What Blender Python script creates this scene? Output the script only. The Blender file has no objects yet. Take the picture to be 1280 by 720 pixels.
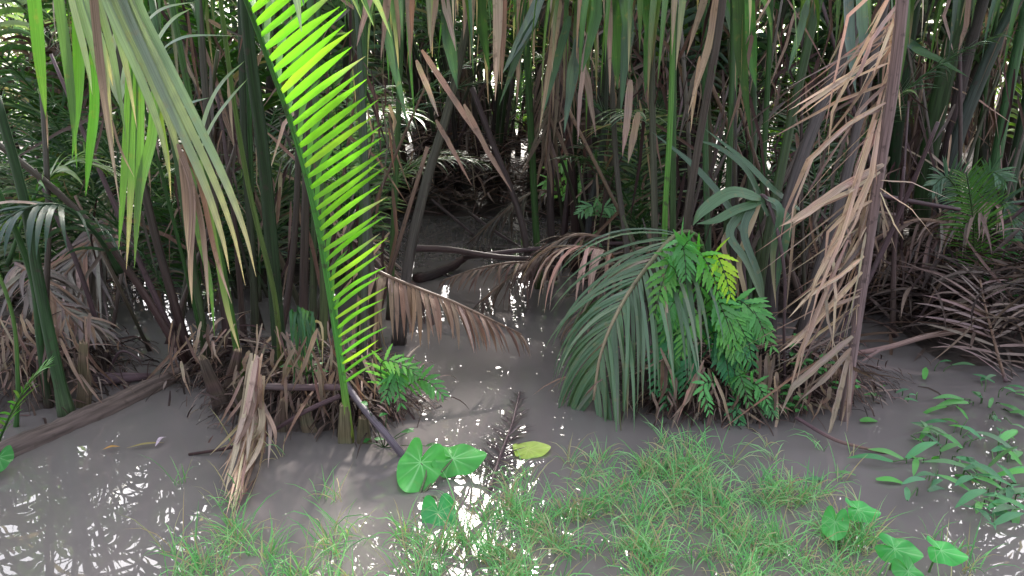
import bpy, math, random
import numpy as np
from mathutils import Vector as V, Matrix

R = random.Random(7)
rad = math.radians
scene = bpy.context.scene
COL = scene.collection

# ------------------------------------------------------------------ camera
H = 1.9; PITCH = rad(16); F = 985.0
cp, sp_ = math.cos(PITCH), math.sin(PITCH)
cam_d = bpy.data.cameras.new('camera'); cam = bpy.data.objects.new('camera', cam_d); COL.objects.link(cam)
cam.location = (0, 0, H); cam.rotation_euler = (rad(90) - PITCH, 0, 0)
cam_d.sensor_width = 36; cam_d.lens = 36 * F / 1280; cam_d.clip_end = 500; cam_d.clip_start = .05
scene.camera = cam

def ray(px, py):
    a = (px - 640) / F; b = (360 - py) / F
    return V((a, cp + b * sp_, -sp_ + b * cp))
def at(px, py, Y):
    d = ray(px, py); return V((0, 0, H)) + d * (Y / d.y)
def gnd(px, py, z=0.0):
    d = ray(px, py); return V((0, 0, H)) + d * ((z - H) / d.z)

# ------------------------------------------------------------------ mesh builder
UPV = V((0, 0, 1))
ORG = {}
def org(o): return ORG.get(o.name, V((0, 0, 0))) if o else V((0, 0, 0))

class MB:
    def __init__(s): s.v = []; s.f = []; s.c = []; s.u = []
    def ribbon(s, pts, xs, ws, cols, fold=.2, u0=0.0):
        b = len(s.v); n = len(pts)
        for i, p in enumerate(pts):
            t = (pts[min(i + 1, n - 1)] - pts[max(i - 1, 0)])
            nr = xs[i].cross(t)
            if nr.length > 1e-9: nr.normalize()
            w = ws[i] * .5; x = xs[i]
            s.v += [p - x * w, p - nr * (w * fold), p + x * w]
            s.c += [cols[i]] * 3
            v = i / (n - 1)
            s.u += [(u0, v), (u0 + .5, v), (u0 + 1, v)]
        for i in range(n - 1):
            k = b + i * 3
            s.f += [(k, k + 1, k + 4, k + 3), (k + 1, k + 2, k + 5, k + 4)]
    def tube(s, pts, rs, cols, n=8, flat=1.0, cap=True, groove=0.0, lump=0.0):
        b = len(s.v); m = len(pts)
        t0 = (pts[1] - pts[0]).normalized()
        x = t0.cross(V((0, 1, 0)) if abs(t0.y) < .8 else V((0, 0, 1))).normalized()
        L = 0
        for i, p in enumerate(pts):
            t = (pts[min(i + 1, m - 1)] - pts[max(i - 1, 0)]).normalized()
            x = (x - t * x.dot(t)).normalized(); y = t.cross(x)
            if i: L += (p - pts[i - 1]).length
            for k in range(n):
                a = 2 * math.pi * k / n
                r = rs[i] * (1 - groove * max(0, math.sin(a)) ** 4)
                if lump: r *= 1 + lump * math.sin(a * 2 + i * 1.3) * math.sin(i * 2.1 + a)
                s.v.append(p + x * (math.cos(a) * r) + y * (math.sin(a) * r * flat))
                s.c.append(cols[i]); s.u.append((1 - abs(1 - 2 * k / n), L * 2))
        for i in range(m - 1):
            for k in range(n):
                k2 = (k + 1) % n
                s.f.append((b + i * n + k, b + i * n + k2, b + (i + 1) * n + k2, b + (i + 1) * n + k))
        if cap:
            s.f.append(tuple(b + k for k in range(n))[::-1])
            s.f.append(tuple(b + (m - 1) * n + k for k in range(n)))
    def grid(s, rows, cols):
        b = len(s.v); nr = len(rows); nc = len(rows[0])
        for i in range(nr):
            for j in range(nc):
                s.v.append(rows[i][j]); s.c.append(cols[i][j]); s.u.append((j / (nc - 1), i / (nr - 1)))
        for i in range(nr - 1):
            for j in range(nc - 1):
                k = b + i * nc + j
                s.f.append((k, k + 1, k + nc + 1, k + nc))
    def build(s, name, mat, parent=None, origin=None):
        o0 = V(origin) if origin is not None else org(parent)
        me = bpy.data.meshes.new(name)
        A = np.array([tuple(p) for p in s.v], dtype=np.float32) - np.array(tuple(o0), dtype=np.float32)
        me.from_pydata(A.tolist(), [], s.f)
        c = np.ones((len(s.v), 4), dtype=np.float32); c[:, :3] = np.array([tuple(q)[:3] for q in s.c], dtype=np.float32)
        ca = me.color_attributes.new('Col', 'FLOAT_COLOR', 'POINT'); ca.data.foreach_set('color', c.ravel())
        uv = me.uv_layers.new(name='UVMap')
        li = np.empty(len(me.loops), dtype=np.int32); me.loops.foreach_get('vertex_index', li)
        uv.data.foreach_set('uv', np.array(s.u, dtype=np.float32)[li].ravel())
        me.polygons.foreach_set('use_smooth', np.ones(len(me.polygons), dtype=bool))
        me.materials.append(mat)
        o = bpy.data.objects.new(name, me); COL.objects.link(o)
        if parent:
            o.parent = parent; o.location = o0 - org(parent)
        else:
            o.location = o0
        ORG[o.name] = o0
        return o

def tag(o, label, cat, group=None):
    o['label'] = label; o['category'] = cat
    if group: o['group'] = group
    return o
def thing(name, label, cat, loc, group=None):
    o = bpy.data.objects.new(name, None); COL.objects.link(o); o.location = loc
    o.empty_display_size = .1
    ORG[o.name] = V(loc)
    return tag(o, label, cat, group)
def stuff(o): o['kind'] = 'stuff'; return o
def structure(o): o['kind'] = 'structure'; return o

def crom(P, n=8):
    P = [V(p) for p in P]
    if len(P) == 2:
        return [P[0].lerp(P[1], i / n) for i in range(n + 1)]
    out = []
    Q = [P[0] * 2 - P[1]] + P + [P[-1] * 2 - P[-2]]
    for i in range(1, len(Q) - 2):
        p0, p1, p2, p3 = Q[i - 1:i + 3]
        for k in range(n):
            t = k / n
            out.append(.5 * ((2 * p1) + (p2 - p0) * t + (2 * p0 - 5 * p1 + 4 * p2 - p3) * t * t + (3 * p1 - p0 - 3 * p2 + p3) * t ** 3))
    out.append(P[-1]); return out
def lerpc(a, b, t): return tuple(x + (y - x) * t for x, y in zip(a, b))
def mulc(a, k): return tuple(x * k for x in a)
def jit(c, k=.2, rr=R):
    m = 1 + rr.uniform(-k, k); return tuple(max(.003, x * m * (1 + rr.uniform(-.07, .07))) for x in c)

# palettes (real surface colours)
DKG = (.022, .058, .02); MDG = (.04, .115, .028); BLG = (.06, .115, .075); YLG = (.115, .22, .04); PLG = (.2, .27, .17)
LIME = (.27, .60, .04)
STRAW = (.52, .40, .28); BRN = (.26, .165, .12); PNK = (.36, .265, .22); DKB = (.058, .032, .031); PUR = (.12, .075, .085); GRY = (.24, .21, .19)
GREENS = [DKG, MDG, MDG, BLG, BLG, (.07, .15, .04), PLG]
DRYS = [STRAW, BRN, PNK, PNK, (.2, .13, .1), GRY]

# ------------------------------------------------------------------ materials
def mat_new(name):
    m = bpy.data.materials.new(name); m.use_nodes = True
    nt = m.node_tree; nt.nodes.clear()
    return m, nt, nt.nodes, nt.links
def leafmat(name, transl=.35, rough=.42, streak=.35, spots=.25, spotcol=(.3, .2, .08), spec=.5, tcol=(1.3, 1.5, .6), sscale=9.0, gain=1.0):
    m, nt, N, L = mat_new(name)
    out = N.new('ShaderNodeOutputMaterial')
    at_ = N.new('ShaderNodeAttribute'); at_.attribute_name = 'Col'
    oi = N.new('ShaderNodeObjectInfo')
    uv = N.new('ShaderNodeTexCoord')
    mp = N.new('ShaderNodeMapping'); mp.inputs['Scale'].default_value = (sscale, .8, 1)
    L.new(uv.outputs['UV'], mp.inputs['Vector'])
    ns = N.new('ShaderNodeTexNoise'); ns.inputs['Scale'].default_value = 2.2; ns.inputs['Detail'].default_value = 3
    L.new(mp.outputs[0], ns.inputs['Vector'])
    r1 = N.new('ShaderNodeMapRange'); r1.inputs[1].default_value = .3; r1.inputs[2].default_value = .7
    r1.inputs[3].default_value = 1 - streak; r1.inputs[4].default_value = 1 + streak
    L.new(ns.outputs[0], r1.inputs[0])
    r2 = N.new('ShaderNodeMapRange'); r2.inputs[3].default_value = .75 * gain; r2.inputs[4].default_value = 1.3 * gain
    L.new(oi.outputs['Random'], r2.inputs[0])
    mu = N.new('ShaderNodeMath'); mu.operation = 'MULTIPLY'; L.new(r1.outputs[0], mu.inputs[0]); L.new(r2.outputs[0], mu.inputs[1])
    vm = N.new('ShaderNodeVectorMath'); vm.operation = 'SCALE'
    L.new(at_.outputs['Color'], vm.inputs[0]); L.new(mu.outputs[0], vm.inputs['Scale'])
    # blemishes
    n2 = N.new('ShaderNodeTexNoise'); n2.inputs['Scale'].default_value = 22; n2.inputs['Detail'].default_value = 4
    L.new(uv.outputs['Object'], n2.inputs['Vector'])
    r3 = N.new('ShaderNodeMapRange'); r3.inputs[1].default_value = .6; r3.inputs[2].default_value = .72; r3.inputs[4].default_value = spots
    L.new(n2.outputs[0], r3.inputs[0])
    mx = N.new('ShaderNodeMix'); mx.data_type = 'RGBA'
    L.new(r3.outputs[0], mx.inputs['Factor']); L.new(vm.outputs[0], mx.inputs['A']); mx.inputs['B'].default_value = (*spotcol, 1)
    ps = N.new('ShaderNodeBsdfPrincipled'); ps.inputs['Roughness'].default_value = rough
    ps.inputs['Specular IOR Level'].default_value = spec
    L.new(mx.outputs['Result'], ps.inputs['Base Color'])
    bp = N.new('ShaderNodeBump'); bp.inputs['Strength'].default_value = .35; bp.inputs['Distance'].default_value = .004
    L.new(ns.outputs[0], bp.inputs['Height']); L.new(bp.outputs[0], ps.inputs['Normal'])
    if transl > 0:
        tr = N.new('ShaderNodeBsdfTranslucent')
        tm = N.new('ShaderNodeVectorMath'); tm.operation = 'MULTIPLY'; tm.inputs[1].default_value = tcol
        L.new(mx.outputs['Result'], tm.inputs[0]); L.new(tm.outputs[0], tr.inputs['Color'])
        ms = N.new('ShaderNodeMixShader'); ms.inputs[0].default_value = transl
        L.new(ps.outputs[0], ms.inputs[1]); L.new(tr.outputs[0], ms.inputs[2]); L.new(ms.outputs[0], out.inputs[0])
    else:
        L.new(ps.outputs[0], out.inputs[0])
    return m
M_LEAF = leafmat('palm_leaf', .3, .33, .35, .3, spec=.6, gain=.85)
M_LIME = leafmat('young_palm_leaf', .5, .4, .12, .12, (.5, .6, .1), .4, (1.3, 1.65, .9))
M_DRY = leafmat('dry_leaf', .12, .7, .5, .5, (.07, .048, .04), .25, (1.2, 1.0, .8), gain=.88)
M_STALK = leafmat('palm_stalk', 0, .5, .5, .75, (.045, .032, .028), .35, sscale=6, gain=.72)
M_BARK = leafmat('dead_wood', 0, .8, .5, .5, (.06, .045, .04), .2, sscale=4)
M_SOFT = leafmat('soft_leaf', .3, .45, .12, .12, (.25, .22, .05), .4)
M_GRASS = leafmat('grass_blade', .3, .5, .15, .1, (.3, .25, .12), .3)

def mud_mat():
    m, nt, N, L = mat_new('wet_mud')
    out = N.new('ShaderNodeOutputMaterial'); ps = N.new('ShaderNodeBsdfPrincipled')
    tc = N.new('ShaderNodeTexCoord'); n = N.new('ShaderNodeTexNoise'); n.inputs['Scale'].default_value = 5; n.inputs['Detail'].default_value = 8
    L.new(tc.outputs['Object'], n.inputs['Vector'])
    cr = N.new('ShaderNodeValToRGB'); cr.color_ramp.elements[0].position = .35; cr.color_ramp.elements[0].color = (.015, .011, .01, 1)
    cr.color_ramp.elements[1].position = .7; cr.color_ramp.elements[1].color = (.07, .05, .043, 1)
    L.new(n.outputs[0], cr.inputs[0]); L.new(cr.outputs[0], ps.inputs['Base Color']); ps.inputs['Roughness'].default_value = .6
    bp = N.new('ShaderNodeBump'); bp.inputs['Distance'].default_value = .05; L.new(n.outputs[0], bp.inputs['Height']); L.new(bp.outputs[0], ps.inputs['Normal'])
    L.new(ps.outputs[0], out.inputs[0]); return m
def water_mat():
    m, nt, N, L = mat_new('murky_water')
    out = N.new('ShaderNodeOutputMaterial'); ps = N.new('ShaderNodeBsdfPrincipled')
    tc = N.new('ShaderNodeTexCoord')
    n = N.new('ShaderNodeTexNoise'); n.inputs['Scale'].default_value = .9; n.inputs['Detail'].default_value = 5
    L.new(tc.outputs['Object'], n.inputs['Vector'])
    cr = N.new('ShaderNodeValToRGB'); cr.color_ramp.elements[0].position = .3; cr.color_ramp.elements[0].color = (.135, .119, .118, 1)
    cr.color_ramp.elements[1].position = .75; cr.color_ramp.elements[1].color = (.175, .157, .155, 1)
    L.new(n.outputs[0], cr.inputs[0]); L.new(cr.outputs[0], ps.inputs['Base Color'])
    ps.inputs['Roughness'].default_value = .0; ps.inputs['IOR'].default_value = 1.5; ps.inputs['Specular IOR Level'].default_value = 1.0
    n2 = N.new('ShaderNodeTexNoise'); n2.inputs['Scale'].default_value = 3.6; n2.inputs['Detail'].default_value = 2.0
    L.new(tc.outputs['Object'], n2.inputs['Vector'])
    bp = N.new('ShaderNodeBump'); bp.inputs['Distance'].default_value = .006; bp.inputs['Strength'].default_value = .2
    L.new(n2.outputs[0], bp.inputs['Height']); L.new(bp.outputs[0], ps.inputs['Normal'])
    L.new(ps.outputs[0], out.inputs[0]); return m

# ------------------------------------------------------------------ ground and water
MOUNDS = []   # (x, y, radius, height)
for px, py, r, h in [(400, 500, .55, .2), (300, 460, .45, .16), (455, 500, .35, .14), (40, 480, .6, .18), (800, 480, .4, .17), (900, 490, .55, .2), (1010, 480, .45, .16), (620, 0, 0, 0)]:
    if r: g = gnd(px, py); MOUNDS.append((g.x, g.y, r, h))
def hgt(x, y):
    z = -.35
    # near bank under the camera
    z = max(z, .25 - (y - .4) * .32 if y < 2.3 else -.4)
    n = .09 * math.sin(x * 1.7 + 1) * math.cos(y * 1.3) + .05 * math.sin(x * 4.1 + y * 3)
    g = lambda e: max(-1, min(1, e))
    # banks
    b = g((y - 9.9) * .6) * (1.8 if y > 9.9 else 1)                                         # far bank behind the creek
    b = max(b, g(min((y - 6.6) * .6, (-1.9 - x) * .9)))            # left bank
    b = max(b, g(min((y - 6.3 + .25 * math.sin(x * 3)) * .6, (x - .75) * .9)))             # right bank
    b = max(b, g(min((y - 4.75) * .9, (x - 2.75) * .9)))
    b = max(b, g(min((y - 5.7) * .9, (x - 1.7) * .9)))
    b = max(b, g(min((y - 4.6) * .7, (-3.6 - x) * .8)))
    z = max(z, b * .26 + n * .3 - .02 + (.1 if y > 11 else 0))
    for mx, my, r, h in MOUNDS:
        d2 = ((x - mx) ** 2 + (y - my) ** 2) / (r * r)
        if d2 < 6: z = max(z, -.35 + (.35 + h) * math.exp(-d2 * .8) + n * .3)
    return z
def axis(lo, hi, fine_lo, fine_hi, st):
    a = list(np.arange(fine_lo, fine_hi, st)); s = st; x = fine_hi
    while x < hi: a.append(x); s *= 1.35; x += s
    x = fine_lo; s = st
    while x > lo: s *= 1.35; x -= s; a.insert(0, x)
    return a
xs = axis(-400, 400, -9, 9, .14); ys = axis(-60, 500, -1, 18, .14)
mb = MB(); mb.grid([[V((x, y, hgt(x, y))) for x in xs] for y in ys], [[DKB] * len(xs)] * len(ys))
structure(mb.build('ground', mud_mat()))
mb = MB(); wx = axis(-60, 60, -9, 9, 1.0); wy = [-1 + i for i in range(40)]
mb.grid([[V((x, y, 0)) for x in wx] for y in wy], [[DKB] * len(wx)] * len(wy))
structure(mb.build('water', water_mat()))

def meadow_mat():
    m, nt, N, L = mat_new('meadow_grass')
    out = N.new('ShaderNodeOutputMaterial'); ps = N.new('ShaderNodeBsdfPrincipled')
    tc = N.new('ShaderNodeTexCoord'); n = N.new('ShaderNodeTexNoise'); n.inputs['Scale'].default_value = 1.5; n.inputs['Detail'].default_value = 8
    L.new(tc.outputs['Object'], n.inputs['Vector'])
    cr = N.new('ShaderNodeValToRGB'); cr.color_ramp.elements[0].position = .35; cr.color_ramp.elements[0].color = (.045, .085, .012, 1)
    cr.color_ramp.elements[1].position = .7; cr.color_ramp.elements[1].color = (.10, .17, .03, 1)
    L.new(n.outputs[0], cr.inputs[0]); L.new(cr.outputs[0], ps.inputs['Base Color']); ps.inputs['Roughness'].default_value = .8
    L.new(ps.outputs[0], out.inputs[0]); return m
mx_ = list(np.linspace(-60, 60, 60)); my_ = list(np.linspace(19.5, 90, 50))
mb = MB(); mb.grid([[V((x, y, .35 + .25 * math.sin(x * .7) * math.cos(y * .5))) for x in mx_] for y in my_], [[DKB] * len(mx_)] * len(my_))
structure(mb.build('meadow', meadow_mat()))

# ------------------------------------------------------------------ blades and fronds
def leafshape(s):   # long palm leaflet
    if s < .12: return .45 + .55 * (s / .12)
    if s < .5: return 1.0
    return max(.03, 1 - ((s - .5) / .5) ** 1.6)
def blade(mb, p, d, L, W, col, droop=.5, nrm=UPV, seg=7, fold=.3, tip=None, twist=0, rr=R, wav=.0):
    p = V(p); t = V(d).normalized(); x = t.cross(nrm)
    if x.length < .05: x = t.cross(V((1, .3, 0)))
    x.normalize()
    P, X, Wd, C = [p.copy()], [x.copy()], [W * leafshape(0)], [col]
    st = L / seg; wob = V((rr.uniform(-1, 1), rr.uniform(-1, 1), rr.uniform(-.3, .3))) * wav
    for i in range(1, seg + 1):
        s = i / seg
        t = (t + V((0, 0, -1)) * (droop / seg) * (.4 + 1.2 * s) + wob * (1 / seg)).normalized()
        p = p + t * st
        x = (x - t * x.dot(t))
        if x.length < .05: x = t.cross(V((1, 0, 0)))
        x.normalize()
        if twist: x = Matrix.Rotation(twist / seg, 3, t) @ x
        P.append(p.copy()); X.append(x.copy()); Wd.append(W * leafshape(s))
        C.append(lerpc(col, tip, max(0, (s - .6) / .4)) if tip else col)
    mb.ribbon(P, X, Wd, C, fold)
def strip(mb, pts, W, col, face=V((0, -1, .25)), tip=None, n=5, fold=.25, shape=leafshape, twist=0):
    P = crom(pts, n) if len(pts) > 2 else crom(pts, 8)
    m = len(P) - 1; X, Wd, C = [], [], []
    f = V(face)
    for i, p in enumerate(P):
        t = (P[min(i + 1, m)] - P[max(i - 1, 0)]).normalized()
        x = t.cross(f)
        if x.length < .05: x = t.cross(V((1, 0, .2)))
        x.normalize()
        if twist: x = Matrix.Rotation(twist * i / m, 3, t) @ x
        X.append(x); s = i / m; Wd.append(W * shape(s)); C.append(lerpc(col, tip, max(0, (s - .55) / .45)) if tip else col)
    mb.ribbon(P, X, Wd, C, fold)
def kstrip(mb, pts, W, col, face=V((0, -1, .25)), tip=None, n=4, fold=.5, twist=0, rr=R):
    Q = [V(p) for p in pts]; P = []
    for a, b in zip(Q, Q[1:]):
        for k in range(n): P.append(a.lerp(b, k / n) + V((rr.uniform(-1, 1), rr.uniform(-1, 1), rr.uniform(-1, 1))) * .0015)
    P.append(Q[-1]); m = len(P) - 1; X, Wd, C = [], [], []
    for i, p in enumerate(P):
        t = (P[min(i + 1, m)] - P[max(i - 1, 0)]).normalized(); x = t.cross(V(face)).normalized(); s = i / m
        if twist: x = Matrix.Rotation(twist * s, 3, t) @ x
        X.append(x); Wd.append(W * leafshape(s) * rr.uniform(.88, 1.08)); C.append(lerpc(jit(col, .08, rr), tip, s * s) if tip else jit(col, .08, rr))
    mb.ribbon(P, X, Wd, C, fold)
def sample(path, s):
    f = s * (len(path) - 1); i = min(int(f), len(path) - 2)
    return path[i].lerp(path[i + 1], f - i), (path[i + 1] - path[i]).normalized()
def rads(n, r0, r1, flare=0.0, fl=.12):
    return [(r0 + (r1 - r0) * (i / (n - 1))) * (1 + flare * max(0, 1 - (i / (n - 1)) / fl)) for i in range(n)]
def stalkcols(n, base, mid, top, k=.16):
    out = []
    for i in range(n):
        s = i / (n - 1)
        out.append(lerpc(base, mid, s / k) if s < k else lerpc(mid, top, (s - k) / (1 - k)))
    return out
def frond(smb, lmb, path, r0, r1, s0, s1, n, L, W, ang=50, droop=.6, up=V((0, 0, 1)), pal=GREENS, scol=(DKB, DKG, MDG), sides=(-1, 1),
          brown=.15, rr=R, seg=6, lift=.15, prof=None, flare=.5, wav=.15, jang=8, skip=.03, fold=.3, lj=.12):
    m = len(path)
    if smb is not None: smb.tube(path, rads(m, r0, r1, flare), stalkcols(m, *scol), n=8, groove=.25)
    base = rr.choice(pal)
    for i in range(n):
        u = (i + .5) / n; s = s0 + (s1 - s0) * u
        p, t = sample(path, s)
        sd = t.cross(up)
        if sd.length < .1: sd = t.cross(V((.3, 1, 0)))
        sd.normalize(); nm = sd.cross(t).normalized()
        pf = prof(u) if prof else (.6 + .4 * min(1, u * 4)) * (1 - .55 * max(0, (u - .6) / .4))
        for side in sides:
            if rr.random() < skip: continue
            a = rad(ang * (1.1 - .5 * u) + rr.uniform(-jang, jang))
            d = t * math.cos(a) + sd * (side * math.sin(a)) + nm * (lift + rr.uniform(-.1, .1))
            c = jit(base if rr.random() < .6 else rr.choice(pal), .2, rr)
            tp = None
            if rr.random() < brown: c2 = rr.choice(DRYS); tp = jit(c2, .2, rr)
            if rr.random() < brown * .35: c = jit(rr.choice(DRYS), .2, rr); tp = None
            blade(lmb, p, d, L * pf * (1 + rr.uniform(-lj, lj)), W * (.6 + .4 * pf) * rr.uniform(.85, 1.1), c, droop * rr.uniform(.7, 1.4), nm, seg, fold, tp, rr.uniform(-.5, .5), rr, wav)

# prototypes for the grove: stalk mesh + leaflet mesh, base at the origin, leaning toward +X
def proto_path(Hh, lean, arch, wig, rr):
    P = []
    n = 22
    for i in range(n + 1):
        s = i / n
        a = rad(lean) * (.5 + s * .8) + rad(arch) * s ** 2.2
        if i == 0: p = V((0, 0, 0))
        else: p = P[-1] + V((math.sin(a), wig * math.cos(s * 3 + wig * 40) * .3, math.cos(a))) * (Hh / n)
        P.append(p)
    return P
PROTO = []
def make_proto(kind, rr):
    s_, l_ = MB(), MB()
    if kind == 'tall':
        P = proto_path(rr.uniform(5.4, 6.8), rr.uniform(5, 16), rr.uniform(45, 80), rr.uniform(-.15, .15), rr)
        frond(s_, l_, P, .055, .012, rr.uniform(.24, .36), .995, 46, rr.uniform(.85, 1.1), .052, 52, rr.uniform(.9, 1.6), up=V((-1, 0, .4)), rr=rr,
              scol=(rr.choice([(.03, .018, .018), (.045, .026, .028)]), (.05, .035, .033), rr.choice([DKG, MDG, (.05, .07, .03)])), brown=.2, flare=.7, wav=.3)
    elif kind == 'stem':
        P = proto_path(rr.uniform(5.0, 6.4), rr.uniform(4, 20), rr.uniform(40, 80), rr.uniform(-.2, .2), rr)
        frond(s_, l_, P, .06, .012, .42, .995, 22, rr.uniform(.85, 1.1), .05, 52, rr.uniform(.9, 1.6), up=V((-1, 0, .4)), rr=rr,
              scol=((.03, .018, .018), rr.choice([(.06, .035, .04), (.04, .026, .028), (.03, .05, .02)]), MDG), brown=.2, flare=.8, wav=.3)
    elif kind == 'young':
        P = proto_path(rr.uniform(2.6, 3.6), rr.uniform(8, 20), rr.uniform(50, 85), rr.uniform(-.2, .2), rr)
        frond(s_, l_, P, .026, .007, .2, .995, 44, rr.uniform(.5, .75), .036, 52, rr.uniform(.7, 1.3), up=V((-1, 0, .4)), rr=rr,
              pal=[MDG, (.07, .16, .03), YLG, BLG], scol=(DKB, MDG, YLG), brown=.15, wav=.3)
    elif kind == 'fine':
        P = proto_path(rr.uniform(2.0, 3.0), rr.uniform(10, 30), rr.uniform(40, 90), rr.uniform(-.2, .2), rr)
        frond(s_, l_, P, .016, .005, .12, .995, 46, rr.uniform(.4, .6), .02, 60, rr.uniform(.3, .8), up=V((-1, 0, .4)), rr=rr,
              pal=[BLG, MDG, (.05, .12, .05), PLG], scol=(DKB, MDG, MDG), brown=.05, wav=.5, jang=16)
    else:   # dry: broken stalk with brown hanging leaflets
        h = rr.uniform(1.4, 2.6); P0 = proto_path(h, rr.uniform(5, 20), 10, .1, rr)
        e = P0[-1]; k = rr.uniform(.9, 1.7)
        P = crom([P0[0], P0[8], P0[16], e, e + V((.25, .05, .02)), e + V((.45, .1, -k * .5)), e + V((.55, .12, -k))], 5)
        frond(s_, l_, P, .034, .008, .35, .99, 44, rr.uniform(.6, .9), .036, 40, rr.uniform(1.6, 3), up=V((-1, 0, .4)), rr=rr,
              pal=[mulc(c, .45) for c in DRYS], scol=(DKB, PUR, BRN), brown=.0, wav=.7, jang=20, skip=.2)  # dry palette darkened, the grove's background shade put into the colour
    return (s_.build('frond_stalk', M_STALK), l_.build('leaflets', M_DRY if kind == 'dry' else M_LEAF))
PR = random.Random(3)
PROTO = {k: [make_proto(k, PR) for _ in range(n)] for k, n in (('tall', 6), ('young', 4), ('fine', 3), ('dry', 5), ('stem', 6))}
USED = set()
def put_frond(kind, parent, loc, rz, tilt=0.0, sc=1.0, rr=R, which=None):
    k = rr.randrange(len(PROTO[kind])) if which is None else which
    s0, l0 = PROTO[kind][k]
    if (kind, k) in USED:
        s, l = s0.copy(), l0.copy(); COL.objects.link(s); COL.objects.link(l)
    else:
        s, l = s0, l0; USED.add((kind, k))
    s.parent = parent; l.parent = s; s.location = loc
    s.rotation_euler = (0, tilt, rz); s.scale = (sc, sc, sc)
    l.location = (0, 0, 0)
    return s

# far background palms -------------------------------------------------------
def grove_palm(px, Y, label, nt=7, ny=2, nf=2, nd=2, seed=0, grp='nipa palms of the grove', spread=.35, azs=None, sc=1.0, x=None, ns=0):
    rr = random.Random(seed * 13 + 5)
    if x is None: x = at(px, 300, Y).x
    z = max(-.02, hgt(x, Y)) - .03
    e = thing('nipa_palm', label, 'palm', (x, Y, z), grp)
    n = nt + ny + nf + nd + ns; kinds = ['stem'] * ns + ['tall'] * nt + ['young'] * ny + ['fine'] * nf + ['dry'] * nd
    a0 = rr.uniform(0, 6.28)
    for i, k in enumerate(kinds):
        a = a0 + i * 2.4 + rr.uniform(-.4, .4)
        if azs: a = rad(rr.uniform(*azs))
        r = spread * math.sqrt(rr.random())
        put_frond(k, e, (r * math.cos(a), r * math.sin(a), 0), a + rr.uniform(-.3, .3), rr.uniform(-.12, .12), sc * rr.uniform(.85, 1.15), rr)
    return e
MIDG = 'nipa palms standing behind the creek'
FARG = 'distant nipa palms closing the view'
FARL = 'distant dark nipa palm closing the view behind the nearer palm stalks'
mid = [
 (470, 10.9, 'nipa palm behind the fallen frond, left of the far end of the creek'),
 (560, 12.2, 'dark stalked nipa palm straight behind the far end of the creek'),
 (655, 11.2, 'nipa palm at the right corner of the far end of the creek'),
 (745, 9.6, 'nipa palm behind the small sunlit fern on the right creek bank'),
 (60, 8.4, 'nipa palm at the far left behind the pile of dead leaves'),
 (190, 8.9, 'nipa palm behind the left backwater, in the fine leaved thicket'),
 (330, 7.9, 'nipa palm directly behind the front left clump'),
 (420, 9.2, 'nipa palm showing between the leaflets of the lime green frond'),
 (860, 8.6, 'nipa palm behind the drooping green frond right of the creek'),
 (960, 9.6, 'nipa palm behind the leaning straw coloured broken frond'),
 (1060, 9.0, 'nipa palm between the straw coloured frond and the thick green stalks'),
 (1290, 8.6, 'nipa palm at the right edge behind the young green palm'),
]
for i, (px, Y, lb) in enumerate(mid):
    grove_palm(px, Y, lb, nt={60: 4, 470: 3, 560: 1, 655: 2, 745: 4, 190: 4, 330: 5, 420: 4}.get(px, 7), ny=2, nf=(2 if px < 430 else 1), nd=(3 if px < 430 or px > 850 else 2), seed=i, grp=MIDG, spread=.5, ns=(3 if 430 < px < 1100 else 1), azs=((130, 230) if 440 < px < 600 else (-60, 60) if 600 < px < 800 else None))
FARC = {}
for i, (px, Y, lb) in enumerate([(515, 10.5, 'cluster of dark bare nipa stalks left of the far end of the creek'), (600, 11.0, 'cluster of dark bare nipa stalks closing the far end of the creek'), (690, 10.4, 'cluster of dark bare nipa stalks right of the far end of the creek'), (790, 10.2, 'cluster of dark bare nipa stalks behind the feathery blue grey frond'), (640, 12.6, 'nipa palm stalks glimpsed between the clusters at the creek end'), (572, 13.6, 'low dark nipa palm far behind the left half of the creek end'), (618, 14.4, 'low dark nipa palm far behind the right half of the creek end')]):
    FARC[px] = grove_palm(px, Y, lb, nt=0, ny=1, nf=0, nd=1, seed=60 + i, grp=MIDG, spread=.6, ns=12, azs=((130, 230) if px < 560 else (-60, 60) if px > 650 else None), sc=(.62 if 560 < px < 650 else 1) * (1.45 if Y > 13 else 1))
k = 0
for Y, pxs in ((13.4, range(-60, 1400, 140)), (16.0, range(0, 1400, 150))):
    for px in pxs:
        k += 1
        rr = random.Random(k)
        if rr.random() < (.3 if Y < 15 else .55): continue
        grove_palm(px + rr.uniform(-40, 40), Y + rr.uniform(-.7, .7), FARL, nt=5, ny=1, nf=1, nd=1, seed=100 + k, grp=FARG, spread=.5)

# leafy shrubs beyond the grove: sunlit green seen through the gaps ----------
def shrub_mesh(rr, n, w, h):
    m = MB()
    for i in range(n):
        a = rr.uniform(0, 6.28); r = w * math.sqrt(rr.random()); z = h * rr.random() ** .8
        r *= (1 - .5 * z / h)
        c = jit(rr.choice([YLG, (.13, .26, .03), (.24, .36, .06)]), .25, rr)
        blade(m, (r * math.cos(a), r * math.sin(a), z), (rr.uniform(-1, 1), rr.uniform(-1, 1), rr.uniform(-.3, .6)), rr.uniform(.14, .3), rr.uniform(.05, .09), c, .6, UPV, 3, .1)
    return m
def shrub_stem(rr, w, h):
    m = MB()
    for i in range(7):
        a = i * .9 + rr.random(); e = V((math.cos(a) * w * .6, math.sin(a) * w * .6, h * rr.uniform(.6, .95)))
        P = crom([V((0, 0, 0)), e * .5 + V((0, 0, .2)), e], 4); m.tube(P, rads(len(P), .03, .008), [BRN] * len(P), 5)
    return m
rr = random.Random(5)
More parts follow.
